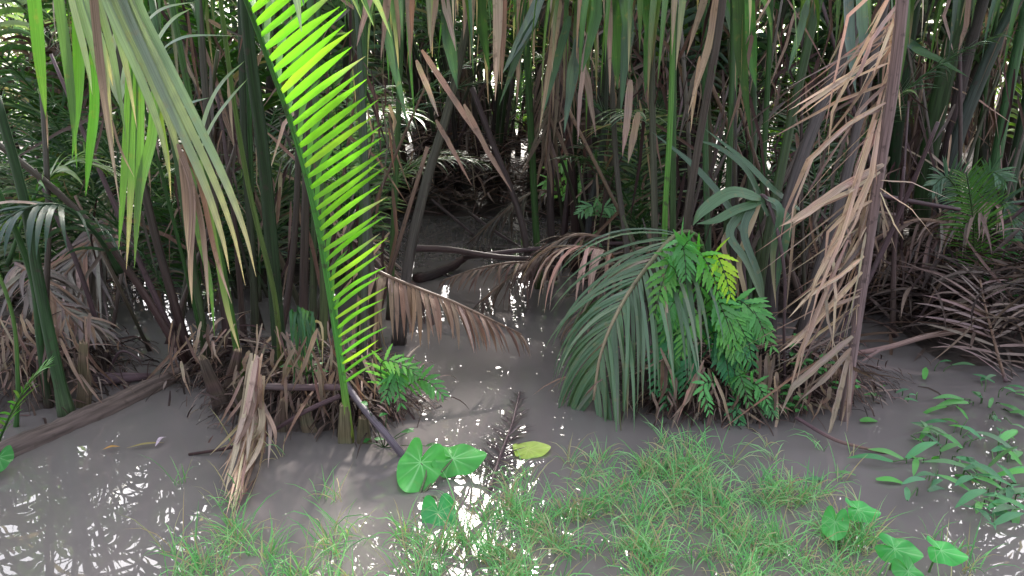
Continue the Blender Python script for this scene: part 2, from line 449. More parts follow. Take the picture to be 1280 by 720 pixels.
SH = [(shrub_stem(rr, 1.6, h).build('stem', M_BARK), shrub_mesh(rr, 2600, 1.6, h).build('foliage', M_LIME)) for h in (2.6, 3.4)]
for i in range(16):
    e = thing('shrub', 'bright leafy shrub in the open light beyond the palm grove', 'shrub', (-13.5 + i * 1.75 + rr.uniform(-.5, .5), 19.5 + rr.uniform(-1, 2.5), .3), 'bright shrubs beyond the grove')
    s0, f0 = SH[i % 2]
    s, f = (s0, f0) if i < 2 else (s0.copy(), f0.copy())
    if i >= 2: COL.objects.link(s); COL.objects.link(f)
    s.parent = e; f.parent = s; s.rotation_euler = (0, 0, rr.uniform(0, 6)); 
    q = rr.uniform(.8, 1.25); s.scale = (q, q, q)

exec_parts = []
# ------------------------------------------------------------------ front left palm clump
def stalk(mbx, pts, r0, r1, cols, flare=.4, n=6, flat=1, groove=.25):
    P = crom([at(*p) for p in pts], n)
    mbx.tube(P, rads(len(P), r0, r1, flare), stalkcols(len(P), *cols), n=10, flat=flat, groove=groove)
    return P
def add_stalk(parent, pts, r0, r1, cols, flare=.4, **kw):
    m = MB(); P = stalk(m, pts, r0, r1, cols, flare, **kw); return m.build('frond_stalk', M_STALK, parent), P
def stub(parent, px, py, Y, hgt_px, lean, r, col, rr=R):
    g = at(px, py, Y); top = at(px + lean, py - hgt_px, Y - .03)
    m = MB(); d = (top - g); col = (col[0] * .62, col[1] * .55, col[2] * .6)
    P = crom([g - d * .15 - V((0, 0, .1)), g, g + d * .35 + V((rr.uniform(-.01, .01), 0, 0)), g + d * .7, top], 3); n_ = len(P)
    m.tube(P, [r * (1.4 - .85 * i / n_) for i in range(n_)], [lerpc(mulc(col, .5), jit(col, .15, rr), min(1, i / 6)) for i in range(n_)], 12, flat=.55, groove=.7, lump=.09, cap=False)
    k = len(m.v)
    for q in range(12):   # ragged broken top
        p_ = m.v[k - 12 + q]; m.v.append(p_ + d.normalized() * rr.uniform(.0, .035) + (top - p_) * .25); m.c.append(jit((.3, .22, .15), .2, rr)); m.u.append(m.u[k - 12 + q])
    for q in range(12): m.f.append((k - 12 + q, k - 12 + (q + 1) % 12, k + (q + 1) % 12, k + q))
    m.v.append(top - d * .12); m.c.append(DKB); m.u.append((.5, 1))
    for q in range(12): m.f.append((k + q, k + (q + 1) % 12, k + 12))
    return m.build('stalk_stub', M_BARK, parent)

GB = (DKB, (.045, .07, .025), MDG)
DB = (DKB, DKB, (.06, .06, .04))
base = gnd(375, 520)
PA = thing('nipa_palm', 'nipa palm clump at front left whose base holds the bright lime green frond', 'palm', (base.x, base.y, 0))
ck = [
 ([(352, 490, 4.35), (345, 380, 4.3), (330, 200, 4.25), (312, 60, 4.2), (298, -120, 4.1)], .044, .028, ((.06, .06, .03), (.028, .055, .022), DKG)),
 ([(352, 470, 4.25), (343, 370, 4.15), (312, 240, 4.1), (290, 110, 4.05), (268, -60, 4.0)], .016, .011, ((.13, .16, .04), (.13, .19, .05), YLG)),
 ([(306, 500, 4.3), (290, 400, 4.3), (262, 250, 4.3), (225, 60, 4.3), (200, -80, 4.3)], .022, .015, ((.12, .1, .05), (.08, .2, .03), MDG)),
 ([(232, 452, 4.65), (165, 345, 4.6), (95, 262, 4.5), (10, 190, 4.45), (-60, 140, 4.4)], .024, .016, DB),
 ([(240, 455, 4.7), (215, 370, 4.7), (188, 270, 4.75), (150, 90, 4.8), (120, -90, 4.9)], .03, .02, DB),
 ([(262, 470, 4.6), (245, 360, 4.65), (225, 220, 4.7), (190, 0, 4.8)], .03, .02, GB),
 ([(288, 470, 4.7), (275, 330, 4.8), (262, 180, 4.9), (245, -40, 5.0)], .028, .02, DB),
 ([(322, 475, 4.8), (316, 330, 4.9), (305, 170, 5.0), (300, -40, 5.1)], .026, .02, ((.07, .05, .04), (.05, .055, .03), DKG)),
 ([(378, 490, 4.6), (380, 340, 4.7), (384, 180, 4.8), (392, -40, 4.9)], .03, .02, DB),
 ([(400, 500, 4.4), (405, 370, 4.5), (400, 220, 4.6), (385, -40, 4.8)], .028, .02, (DKB, (.07, .08, .03), MDG)),
 ([(452, 520, 4.1), (455, 400, 4.2), (458, 250, 4.4), (452, 100, 4.6), (440, -60, 4.8)], .022, .014, ((.09, .07, .06), (.06, .07, .045), DKG)),
 ([(470, 440, 4.7), (462, 320, 4.8), (452, 150, 5.0), (430, -60, 5.2)], .03, .02, ((.1, .06, .05), (.09, .07, .06), (.05, .08, .03))),
 ([(498, 430, 5.2), (512, 320, 5.3), (535, 220, 5.4), (562, 130, 5.5), (600, -40, 5.7)], .04, .026, ((.07, .055, .05), (.085, .07, .065), (.06, .07, .04))),
 ([(487, 400, 5.4), (492, 280, 5.5), (498, 140, 5.6), (505, -40, 5.8)], .022, .018, (DKB, (.06, .13, .03), MDG)),
 ([(340, 480, 4.5), (365, 330, 4.6), (372, 150, 4.7), (350, -40, 4.8)], .022, .016, DB),
]
for pts, r0, r1, c in ck:
    so, P = add_stalk(PA, pts, r0, r1, c)
m2 = MB()
for pts, w in [([(150, 130, 3.9), (158, 80, 3.85), (170, 30, 3.8), (182, -20, 3.8)], .03), ([(172, 60, 3.9), (182, 30, 3.85), (205, 10, 3.8), (245, 2, 3.8)], .022), ([(185, 95, 3.9), (195, 55, 3.85), (215, 25, 3.8), (240, 10, 3.8)], .026),
               ([(192, 90, 3.9), (204, 62, 3.85), (225, 48, 3.8), (250, 44, 3.8), (300, 45, 3.8)], .018), ([(248, 175, 4.0), (262, 130, 3.95), (280, 100, 3.9), (306, 76, 3.9)], .022), ([(250, 188, 4.0), (268, 150, 3.95), (290, 120, 3.9), (310, 98, 3.9)], .018),
               ([(220, 140, 4.0), (240, 128, 4.0), (262, 122, 4.0)], .014), ([(150, 10, 4.0), (140, 100, 4.1), (175, 170, 4.1)], .03)]:
    strip(m2, [at(*p) for p in pts], w, jit((.30, .38, .36), .15), V((.3, -1, .9)), (.2, .3, .12), 6, .2)  # pale bluish sky sheen put into the leaflet colour
pm_ = MB(); pp_ = stalk(pm_, [(262, 470, 4.5), (235, 350, 4.3), (205, 230, 4.1), (180, 130, 3.95), (165, 20, 3.9)], .012, .005, (DKB, MDG, MDG)); m2.build('leaflets', M_LEAF, pm_.build('frond_stalk', M_STALK, PA))
# the lime young frond
m1, m2 = MB(), MB()
P = stalk(m1, [(438, 552, 3.72), (428, 470, 3.68), (413, 370, 3.62), (393, 260, 3.55), (366, 160, 3.5), (334, 70, 3.45), (300, -20, 3.4), (262, -110, 3.38)], .019, .011,
          ((.25, .3, .05), (.10, .36, .06), (.03, .10, .02)), .3)
so = m1.build('young_frond_stalk', M_STALK, PA)
rr = random.Random(11)
def pxY(py):  # rachis px for given py
    T = [(552, 438, 3.72), (470, 428, 3.68), (370, 413, 3.62), (260, 393, 3.55), (160, 366, 3.5), (70, 334, 3.45), (-20, 300, 3.4), (-110, 262, 3.38)]
    for (a, x1, y1), (b, x2, y2) in zip(T, T[1:]):
        if b <= py <= a: t = (a - py) / (a - b); return x1 + (x2 - x1) * t, y1 + (y2 - y1) * t
    return T[-1][1:]
py = 478.0; i = 0
while py > -105:
    x, Y = pxY(py)
    u = (478 - py) / 478
    ln = 52 + 66 * min(1, u * 1.9) ** .8 + (5 if i % 2 else -3) + rr.uniform(-4, 4)
    an = rad(29 + 9 * u + rr.uniform(-2.5, 2.5))
    ex, ey = x + ln * math.cos(an) * .93, py - ln * math.sin(an)
    p0 = at(x + 2, py, Y - .015); p2 = at(ex, ey, Y - .06 + rr.uniform(-.05, .05)); pm = at((x + ex) / 2 + rr.uniform(-2, 2), (py + ey) / 2 + rr.uniform(-2.5, 2.0), Y - .05)
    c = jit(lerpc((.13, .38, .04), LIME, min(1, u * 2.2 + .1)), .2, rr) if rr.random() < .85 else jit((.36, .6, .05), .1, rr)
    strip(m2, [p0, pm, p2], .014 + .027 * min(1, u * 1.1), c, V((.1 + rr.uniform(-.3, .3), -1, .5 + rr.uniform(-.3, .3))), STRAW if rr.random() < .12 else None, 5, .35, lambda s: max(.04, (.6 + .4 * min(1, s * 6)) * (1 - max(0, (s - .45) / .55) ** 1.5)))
    # the far row of leaflets folds back behind the stalk
    if i % 3 == 0:
        q2 = at(x + ln * .25, py - ln * .75, Y + .38 + .2 * min(u, 1))
        strip(m2, [p0, (p0 + q2) / 2 + V((-.03, 0, .03)), q2], .02 + .02 * min(1, u), jit((.12, .33, .05), .15, rr), V((1, -.6, .3)), None, 4, .2)
    py -= rr.uniform(.88, 1.12) * (10.8 + 4.2 * min(1, u)); i += 1
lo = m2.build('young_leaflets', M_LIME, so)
lo['label'] = 'bright lime green leaflets in a single comb'
# stubs
for a in [(276, 505, 4.1, 55, -22, .045, (.16, .13, .1)), (306, 520, 4.05, 40, -10, .04, (.15, .14, .08)), (332, 545, 3.95, 75, -16, .036, (.2, .17, .12)), (346, 558, 3.85, 56, 8, .034, (.2, .17, .12)),
          (392, 568, 3.85, 60, -12, .045, (.17, .16, .1)), (434, 574, 3.72, 66, -4, .04, (.18, .18, .1)), (456, 576, 3.72, 52, -2, .042, (.17, .17, .09)),
          (420, 545, 4.0, 60, 8, .04, (.13, .1, .08)), (285, 500, 4.3, 60, 12, .04, (.12, .09, .07))]:
    stub(PA, *a)

# hanging broad leaflets at the top left belong to a frond that arches overhead
HG = thing('nipa_palm', 'nipa palm at the upper left edge whose broad pale leaflets hang over the clump', 'palm', (-2.9, 3.3, -.03))
m1, m2, m3 = MB(), MB(), MB()
P = crom([V((-2.9, 3.3, -.03)), V((-2.75, 3.2, 1.2)), V((-2.4, 3.05, 2.2)), V((-1.75, 2.9, 2.75)), V((-1.1, 2.8, 2.6)), V((-.7, 2.75, 2.35))], 6)
m1.tube(P, rads(len(P), .045, .014, .4), stalkcols(len(P), DKB, MDG, YLG), n=10)
so = m1.build('frond_stalk', M_STALK, HG)
def onr(px, Y, py=-60): return at(px, py, Y)
PG1 = (.22, .29, .19); PG2 = (.13, .24, .07); GG = (.07, .19, .03); BR1 = (.27, .18, .135)
for pts, w, c, tp in [
 ([(22, -120, 2.9), (40, -20, 2.9), (50, 80, 2.9), (58, 150, 2.9)], .052, GG, YLG),
 ([(55, -130, 2.9), (72, -10, 2.9), (88, 110, 2.9), (96, 210, 2.9)], .042, (.1, .2, .08), GG),
 ([(85, -130, 2.95), (96, -10, 2.95), (98, 110, 2.95), (90, 200, 2.95)], .055, GG, GG),
 ([(115, 60, 2.95), (118, 130, 2.95), (112, 190, 2.95), (107, 246, 2.95)], .042, GG, GG),
 ([(70, -110, 2.75), (98, 0, 2.72), (118, 70, 2.7), (131, 130, 2.7)], .066, PG1, PG1),
 ([(95, -110, 2.75), (122, 0, 2.7), (142, 80, 2.68), (158, 184, 2.66)], .075, PG1, PG2),
 ([(108, -100, 2.7), (142, 0, 2.66), (185, 90, 2.62), (215, 165, 2.6), (232, 245, 2.6)], .08, PG1, (.2, .2, .12)),
 ([(130, -90, 2.7), (165, 10, 2.66), (205, 95, 2.6), (262, 215, 2.56), (290, 290, 2.55), (306, 358, 2.55)], .075, PG1, (.16, .26, .16)),
 ([(168, 60, 2.8), (166, 150, 2.8), (162, 250, 2.8), (157, 338, 2.8)], .062, (.11, .22, .06), (.12, .26, .05)),
 ([(195, 100, 2.8), (190, 170, 2.8), (174, 240, 2.8), (168, 335, 2.8)], .05, (.1, .2, .05), (.12, .22, .06)),
 ([(195, 90, 2.8), (202, 150, 2.8), (210, 200, 2.8), (214, 250, 2.8)], .022, (.15, .22, .06), STRAW),
 ([(240, 190, 2.65), (246, 280, 2.65), (262, 350, 2.65), (268, 420, 2.65)], .03, (.1, .17, .07), GG),
 ([(250, 200, 2.7), (268, 300, 2.7), (285, 390, 2.7), (300, 440, 2.7)], .026, (.13, .19, .08), STRAW)]:
    A = [at(*p) for p in pts]
    if w < .06: strip(m2, A, w * .85, jit(c, .12), V((R.uniform(-.5, .5), -1, .25)), tp, 6, .35); continue
    for q in range(3):
        kk = (q - 1) * w * .27; n_ = len(A) - 1
        B = [a_ + V((kk * (.8 + 1.2 * k_ / n_), .006 * q, kk * .5 * k_ / n_)) for k_, a_ in enumerate(A)]
        B[-1] = B[-2].lerp(B[-1], R.uniform(.55, 1.0) if q != 1 else 1)
        strip(m2, B, w * R.uniform(.36, .5), jit(c, .12), V((R.uniform(-.5, .5), -1, .25)), tp if R.random() < .7 else STRAW, 6, .45)
for pts, w in [([(112, -60, 2.66), (122, 50, 2.66), (130, 120, 2.66), (150, 260, 2.66)], .026), ([(228, 190, 2.6), (234, 250, 2.6), (236, 325, 2.6)], .034), ([(222, 180, 2.6), (240, 240, 2.6), (238, 330, 2.6), (240, 380, 2.6)], .022),
               ([(230, 200, 2.62), (252, 280, 2.62), (262, 400, 2.62)], .024), ([(228, 180, 2.62), (250, 230, 2.64), (270, 320, 2.65), (290, 380, 2.65)], .02), ([(58, 140, 2.9), (60, 186, 2.9)], .01),
               ([(140, 150, 2.65), (150, 185, 2.65), (168, 222, 2.65)], .008)]:
    strip(m3, [at(*p) for p in pts], w, jit(BR1, .15), V((R.uniform(-.5, .5), -1, .25)), jit(STRAW, .1), 6, .35)
# leaflets that continue along the rachis outside the frame
for i in range(46):
    u = i / 46; p, t = sample(P, .38 + .6 * u)
    for sd in (-1, 1):
        if p.z < 2.35 and t.z < 0: continue
        s_ = t.cross(UPV).normalized() * sd
        if sd > 0 and p.y < 2.0: continue
        blade(m2, p, t * .5 + s_ * .8 + V((0, .1, .2)), R.uniform(.5, .75), .055, jit(R.choice([PG1, GG, BLG]), .2), 1.2, UPV, 6)
m2.build('leaflets', M_LEAF, so); m3.build('dry_leaflets', M_DRY, so)

# ------------------------------------------------------------------ left edge clump
base = gnd(60, 500)
PL = thing('nipa_palm', 'short nipa palm clump at the left edge beside the half sunken log', 'palm', (base.x, base.y, 0))
for pts, r0, r1, c in [
 ([(84, 520, 4.05), (66, 440, 4.05), (48, 350, 4.05), (30, 250, 4.05), (-5, 120, 4.0)], .036, .022, ((.08, .12, .06), (.035, .08, .03), DKG)),
 ([(62, 515, 4.15), (50, 430, 4.15), (38, 340, 4.15), (-10, 220, 4.1)], .022, .014, (DKB, DKG, MDG)),
 ([(70, 500, 4.4), (58, 400, 4.4), (60, 250, 4.5), (45, 0, 4.8)], .02, .014, DB),
 ([(20, 540, 3.9), (22, 470, 3.9), (12, 380, 3.9), (-40, 260, 3.9)], .012, .008, (MDG, MDG, YLG))]:
    add_stalk(PL, pts, r0, r1, c)
for a in [(104, 508, 4.15, 78, 0, .038, (.2, .18, .11)), (125, 470, 4.6, 30, 8, .022, (.1, .08, .07)), (62, 520, 4.2, 70, -12, .04, (.13, .1, .08)), (40, 500, 4.3, 50, -14, .04, (.12, .09, .07))]: stub(PL, *a)
# its dark blue green drooping frond
m1, m2 = MB(), MB()
P = crom([at(88, 440, 4.3), at(100, 360, 4.3), at(130, 300, 4.25), at(95, 262, 4.1), at(40, 250, 3.9), at(-30, 290, 3.7)], 6)
P = crom([at(150, 340, 4.4), at(118, 290, 4.2), at(78, 258, 4.05), at(30, 262, 3.9), at(-30, 300, 3.8)], 6)
P = P
frond(m1, m2, P, .014, .006, .1, .98, 17, .42, .032, 60, 1.2, up=V((0, -.2, 1)), pal=[(.03, .075, .05), (.04, .09, .07)], scol=(DKG, DKG, DKG), brown=.05, seg=6)
so = m1.build('frond_stalk', M_STALK, PL); m2.build('leaflets', M_LEAF, so)
m1, m2 = MB(), MB()
P = crom([at(10, 330, 4.6), at(40, 250, 4.6), at(85, 205, 4.7), at(125, 208, 4.8)], 6)
frond(m1, m2, P, .012, .006, .15, .98, 16, .4, .028, 60, .8, pal=[(.07, .22, .03), YLG], scol=(DKG, MDG, MDG), brown=.0)
so = m1.build('frond_stalk', M_STALK, PL); m2.build('leaflets', M_LEAF, so)
m1, m2 = MB(), MB()
P = crom([at(-5, 560, 3.7), at(12, 520, 3.7), at(35, 480, 3.7), at(60, 455, 3.75)], 6)
frond(m1, m2, P, .008, .004, .1, .98, 16, .16, .014, 50, .4, pal=[(.09, .30, .04), YLG], scol=(MDG, MDG, YLG), brown=.0)
so = m1.build('frond_stalk', M_STALK, PL); m2.build('leaflets', M_LEAF, so)

# ------------------------------------------------------------------ right centre clump
base = gnd(900, 500)
PC = thing('nipa_palm', 'nipa palm clump right of the creek with a green frond drooping into the water', 'palm', (base.x, base.y, 0))
ck = [
 ([(850, 500, 4.6), (862, 400, 4.6), (858, 290, 4.55), (875, 170, 4.5), (898, 40, 4.4), (915, -100, 4.3)], .026, .02, ((.1, .075, .06), (.1, .08, .065), (.09, .075, .065))),
 ([(828, 490, 4.7), (820, 380, 4.8), (818, 250, 4.9), (815, 100, 5.0), (818, -60, 5.1)], .024, .019, ((.07, .055, .045), (.075, .065, .05), (.06, .075, .04))),
 ([(840, 480, 4.7), (832, 380, 4.7), (831, 280, 4.7), (838, 150, 4.7), (842, 0, 4.75), (845, -90, 4.8)], .02, .014, ((.12, .16, .04), (.1, .27, .04), (.08, .2, .04))),
 ([(905, 480, 4.9), (915, 350, 5.1), (917, 200, 5.3), (915, 0, 5.5)], .028, .022, (DKB, (.06, .045, .04), (.055, .05, .04))),
 ([(960, 500, 4.5), (966, 350, 4.6), (992, 230, 4.7), (1040, 100, 4.9), (1100, -40, 5.1)], .046, .034, (DKB, (.055, .045, .045), (.075, .06, .055))),
 ([(940, 480, 4.7), (955, 330, 4.8), (985, 170, 5.0), (1020, 10, 5.2), (1035, -60, 5.3)], .034, .026, (DKB, (.05, .07, .025), MDG)),
 ([(985, 500, 4.5), (1010, 380, 4.55), (1050, 250, 4.7), (1085, 100, 4.9), (1120, -60, 5.0)], .036, .026, (DKB, (.07, .055, .055), (.07, .055, .05))),
 ([(880, 480, 4.8), (885, 330, 5.0), (882, 200, 5.2), (880, -40, 5.5)], .024, .018, (DKB, DKG, MDG)),
 ([(938, 480, 5.1), (935, 300, 5.3), (942, 150, 5.5), (938, -40, 5.8)], .03, .022, (DKB, (.04, .08, .03), MDG)),
 ([(800, 480, 4.7), (790, 400, 4.8), (782, 300, 5.2), (770, 200, 5.5), (760, 0, 5.9)], .024, .018, DB),
]
for pts, r0, r1, c in ck: add_stalk(PC, pts, r0, r1, c)
# big drooping frond
m1, m2 = MB(), MB()
rr = random.Random(21)
P = crom([at(872, 480, 4.7), at(880, 380, 4.7), at(876, 305, 4.6), at(848, 292, 4.45), at(808, 335, 4.25), at(775, 385, 4.15), at(752, 440, 4.1), at(742, 500, 4.08)], 6)
SG = [(.13, .23, .15), (.13, .23, .13), (.22, .3, .2), (.08, .16, .08)]
frond(m1, m2, P, .02, .008, .42, .995, 46, .82, .023, 50, 1.55, up=V((-.3, -.5, 1)), pal=SG, scol=((.1, .12, .04), MDG, STRAW), brown=.12, rr=rr, seg=8, wav=.15, lift=.1,
      prof=lambda u: 1.0 - .45 * u, jang=5)
so = m1.build('frond_stalk', M_STALK, PC); lo = m2.build('leaflets', M_LEAF, so)
lo['label'] = 'grey green leaflets drooping to the water'
# strap leaflets folded over at the broken purple midrib
m1, m2 = MB(), MB()
P = crom([at(935, 330, 4.7), at(942, 262, 4.5), at(956, 246, 4.4), at(972, 290, 4.3), at(981, 350, 4.25), at(980, 430, 4.22), at(984, 560, 4.2)], 6)
m1.tube(P, rads(len(P), .014, .007), [PUR] * len(P), 8)
so = m1.build('broken_stalk', M_STALK, PC)
for pts, w, c, tp in [
 ([(952, 248, 4.4), (915, 240, 4.35), (880, 262, 4.3), (866, 282, 4.3)], .07, (.1, .2, .1), None),
 ([(952, 252, 4.4), (920, 262, 4.33), (895, 275, 4.3), (870, 280, 4.3)], .05, (.1, .2, .1), None),
 ([(945, 250, 4.4), (930, 290, 4.3), (950, 350, 4.25), (955, 400, 4.25)], .045, (.08, .15, .1), PLG),
 ([(940, 252, 4.4), (912, 290, 4.3), (935, 330, 4.25), (958, 392, 4.22)], .05, (.1, .18, .11), PLG),
 ([(958, 250, 4.38), (985, 275, 4.3), (975, 330, 4.28), (970, 365, 4.28)], .045, (.07, .15, .09), None),
 ([(955, 245, 4.4), (975, 262, 4.3), (966, 320, 4.3), (970, 385, 4.28)], .04, (.08, .17, .1), STRAW),
 ([(950, 255, 4.4), (925, 320, 4.3), (930, 360, 4.25), (944, 420, 4.22)], .032, STRAW, BRN),
 ([(946, 258, 4.4), (905, 300, 4.3), (920, 350, 4.3), (925, 400, 4.3)], .03, PNK, BRN),
 ([(1000, 262, 4.8), (965, 235, 4.7), (930, 200, 4.7), (880, 160, 4.8)], .045, (.07, .15, .08), None),
 ([(935, 300, 4.8), (905, 250, 4.75), (865, 205, 4.75), (815, 165, 4.8)], .05, (.07, .14, .09), None),
 ([(960, 270, 4.8), (935, 215, 4.8), (900, 185, 4.8), (870, 175, 4.85)], .04, (.08, .16, .09), None)]:
    strip(m2, [at(*p) for p in pts], w, c, V((.1, -.8, .7)), tp, 6, .3)
m2.build('leaflets', M_LEAF, so)
for a in [(820, 520, 4.2, 60, -14, .04, (.12, .09, .08)), (850, 530, 4.1, 60, -20, .035, (.2, .14, .11)), (965, 540, 4.05, 50, 6, .035, (.16, .12, .1)), (880, 520, 4.2, 55, 10, .035, (.14, .1, .08)), (1020, 520, 4.2, 60, 14, .035, (.13, .1, .08))]: stub(PC, *a)

# straw coloured broken frond leaning against the clump
base = gnd(1058, 500)
SF = thing('broken_frond', 'straw coloured dead frond leaning upright beside the drooping green one, thick pinkish stalk', 'palm frond', (base.x, base.y, 0))
m1, m2 = MB(), MB()
stalk(m1, [(1052, 540, 3.98), (1062, 470, 3.98), (1078, 360, 3.98), (1097, 230, 3.95), (1116, 110, 3.9), (1128, 0, 3.85), (1136, -120, 3.8)], .024, .03, ((.12, .085, .08), (.2, .14, .14), (.2, .14, .13)), .0)
so = m1.build('frond_stalk', M_STALK, SF)
S1 = (.47, .36, .265); S2 = (.39, .285, .22); S3 = (.3, .21, .165)
rr = random.Random(4)
for pts, w, c in [
 ([(1116, 55, 3.9), (1060, 95, 3.85), (1010, 130, 3.85), (990, 146, 3.85)], .035, S1), ([(1112, 78, 3.9), (1060, 100, 3.9), (1000, 145, 3.9)], .02, S1),
 ([(1108, 128, 3.9), (1060, 155, 3.8), (1010, 200, 3.8), (983, 262, 3.85), (975, 300, 3.9)], .035, S2), ([(1105, 205, 3.92), (1050, 235, 3.85), (1000, 270, 3.85), (975, 283, 3.85)], .062, S1),
 ([(1100, 215, 3.92), (1060, 240, 3.8), (1010, 262, 3.8)], .03, S1), ([(1095, 150, 3.95), (1075, 215, 3.85), (1050, 290, 3.8), (1020, 350, 3.8), (1005, 400, 3.85)], .05, S1),
 ([(1102, 140, 3.95), (1088, 220, 3.8), (1060, 280, 3.8), (1025, 330, 3.8)], .034, S2), ([(1092, 250, 3.95), (1060, 265, 3.8), (1035, 290, 3.8), (1030, 330, 3.8)], .03, S2),
 ([(1080, 320, 3.95), (1050, 345, 3.8), (1010, 370, 3.8), (985, 398, 3.8)], .035, S1), ([(1078, 340, 3.95), (1040, 380, 3.85), (1000, 420, 3.85), (975, 440, 3.85)], .045, S1),
 ([(1075, 370, 3.95), (1030, 385, 3.85), (990, 430, 3.8)], .03, S2), ([(1060, 300, 3.9), (1030, 370, 3.8), (1000, 440, 3.8), (985, 500, 3.85)], .036, S2),
 ([(1040, 300, 3.9), (1045, 370, 3.8), (1040, 440, 3.8)], .026, S1), ([(1055, 280, 3.9), (1030, 340, 3.8), (1035, 400, 3.8), (1050, 460, 3.8)], .026, PNK),
 ([(1066, 420, 3.95), (1030, 450, 3.85), (990, 485, 3.8), (975, 520, 3.8)], .06, (.3, .24, .19)), ([(1064, 435, 3.95), (1035, 470, 3.85), (1000, 500, 3.85)], .05, (.28, .22, .18)),
 ([(1062, 440, 3.96), (1050, 490, 3.85), (1042, 520, 3.83), (1034, 548, 3.82)], .05, (.3, .24, .18)), ([(1064, 445, 3.96), (1062, 500, 3.85), (1058, 545, 3.83)], .045, (.26, .2, .16)),
 ([(1120, 20, 3.88), (1100, 70, 3.8), (1090, 100, 3.8)], .03, S2), ([(1125, 0, 3.87), (1090, 50, 3.8), (1075, 90, 3.8), (1060, 110, 3.8)], .03, PNK),
 ([(1124, -30, 3.87), (1080, 60, 3.85), (1040, 140, 3.85), (1035, 200, 3.9)], .025, S2), ([(1126, -40, 3.87), (1060, 20, 3.85), (1045, 90, 3.85), (1030, 170, 3.9)], .025, PNK),
 ([(1100, 240, 3.93), (1118, 280, 3.9), (1130, 300, 3.9)], .012, STRAW), ([(1100, 235, 3.93), (1140, 262, 3.9), (1170, 300, 3.9)], .014, STRAW), ([(1098, 225, 3.93), (1140, 228, 3.9), (1190, 250, 3.95)], .012, PNK)]:
    A = [at(*p) for p in pts]
    for q in range(1 + (w > .03)):
        o_ = V((rr.uniform(-.02, .02), rr.uniform(-.04, .02), rr.uniform(-.035, .035))) * q
        kstrip(m2, [A[0]] + [a_ + o_ * (.5 + k_) for k_, a_ in enumerate(A[1:])], w * (.62 if q == 0 else .4), jit(c, .2, rr), V((rr.uniform(-.4, .4), -1, rr.uniform(0, .8))), jit(c, .3, rr), 5, .5, rr.uniform(-.6, .6), rr)
GRB = (.2, .16, .14)
for i in range(64):   # ragged thin strips hanging off the stalk and behind it
    u = rr.random(); y0 = -20 + 470 * u; x0 = 1130 - .145 * y0 - rr.uniform(0, 12); an = rad(rr.choice([rr.uniform(25, 50), rr.uniform(50, 80), rr.uniform(62, 88)])); ln = rr.uniform(60, 230)
    x1, y1 = x0 - ln * math.cos(an), y0 + ln * math.sin(an)
    if y1 > 560: continue
    Y1 = 3.95 + rr.uniform(-.1, .5)
    kstrip(m2, [at(x0, y0, 3.96), at((x0 * .6 + x1 * .4) - rr.uniform(-6, 6), y0 * .6 + y1 * .4 - rr.uniform(0, 8), (3.95 + Y1) / 2), at(x1, y1, Y1)], rr.uniform(.006, .02), jit(rr.choice([S1, S2, S3, S3, PNK, GRB, GRB, BRN]), .25, rr), V((rr.uniform(-.6, .6), -1, .3)), None, 5, .5, rr.uniform(-1.2, 1.2), rr)
m2.build('leaflets', M_DRY, so)

# ------------------------------------------------------------------ right clump with thick green stalks
bx = at(1165, 330, 7.2)
PR_ = thing('nipa_palm', 'nipa palm on the right bank with thick dark green stalks fanning to the right', 'palm', (bx.x, 7.2, 0.05))
for pts, r0, r1, c in [
 ([(1145, 345, 6.9), (1160, 200, 6.9), (1180, 100, 6.9), (1206, 0, 6.9), (1225, -70, 6.9)], .085, .07, (DKB, (.03, .065, .02), (.03, .07, .02))),
 ([(1170, 345, 6.7), (1190, 200, 6.7), (1225, 100, 6.7), (1262, 20, 6.7), (1300, -60, 6.7)], .06, .045, (DKB, (.04, .045, .045), (.03, .07, .04))),
 ([(1150, 340, 7.1), (1185, 190, 7.1), (1205, 90, 7.1), (1240, -40, 7.1)], .06, .045, (DKB, PUR, (.06, .06, .05))),
 ([(1225, 300, 6.9), (1245, 200, 6.9), (1262, 110, 6.9), (1285, 0, 6.9)], .05, .04, (DKB, (.05, .13, .045), (.05, .14, .05))),
 ([(1250, 310, 7.0), (1265, 220, 7.0), (1290, 100, 7.0), (1310, 0, 7.0)], .055, .045, (DKB, (.03, .06, .03), DKG)),
 ([(1110, 340, 7.4), (1118, 200, 7.4), (1130, 100, 7.4), (1150, -40, 7.4)], .06, .05, (DKB, DKG, DKG)),
 ([(1075, 330, 7.5), (1090, 200, 7.5), (1110, 60, 7.5), (1125, -40, 7.5)], .055, .04, (DKB, (.04, .05, .03), DKG))]:
    add_stalk(PR_, pts, r0, r1, c)
for i in range(6):
    put_frond(['tall', 'fine', 'dry', 'young', 'dry', 'tall'][i], PR_, (R.uniform(-.5, .5), R.uniform(.9, 1.4), 0), R.uniform(0, 6), 0, 1, R)

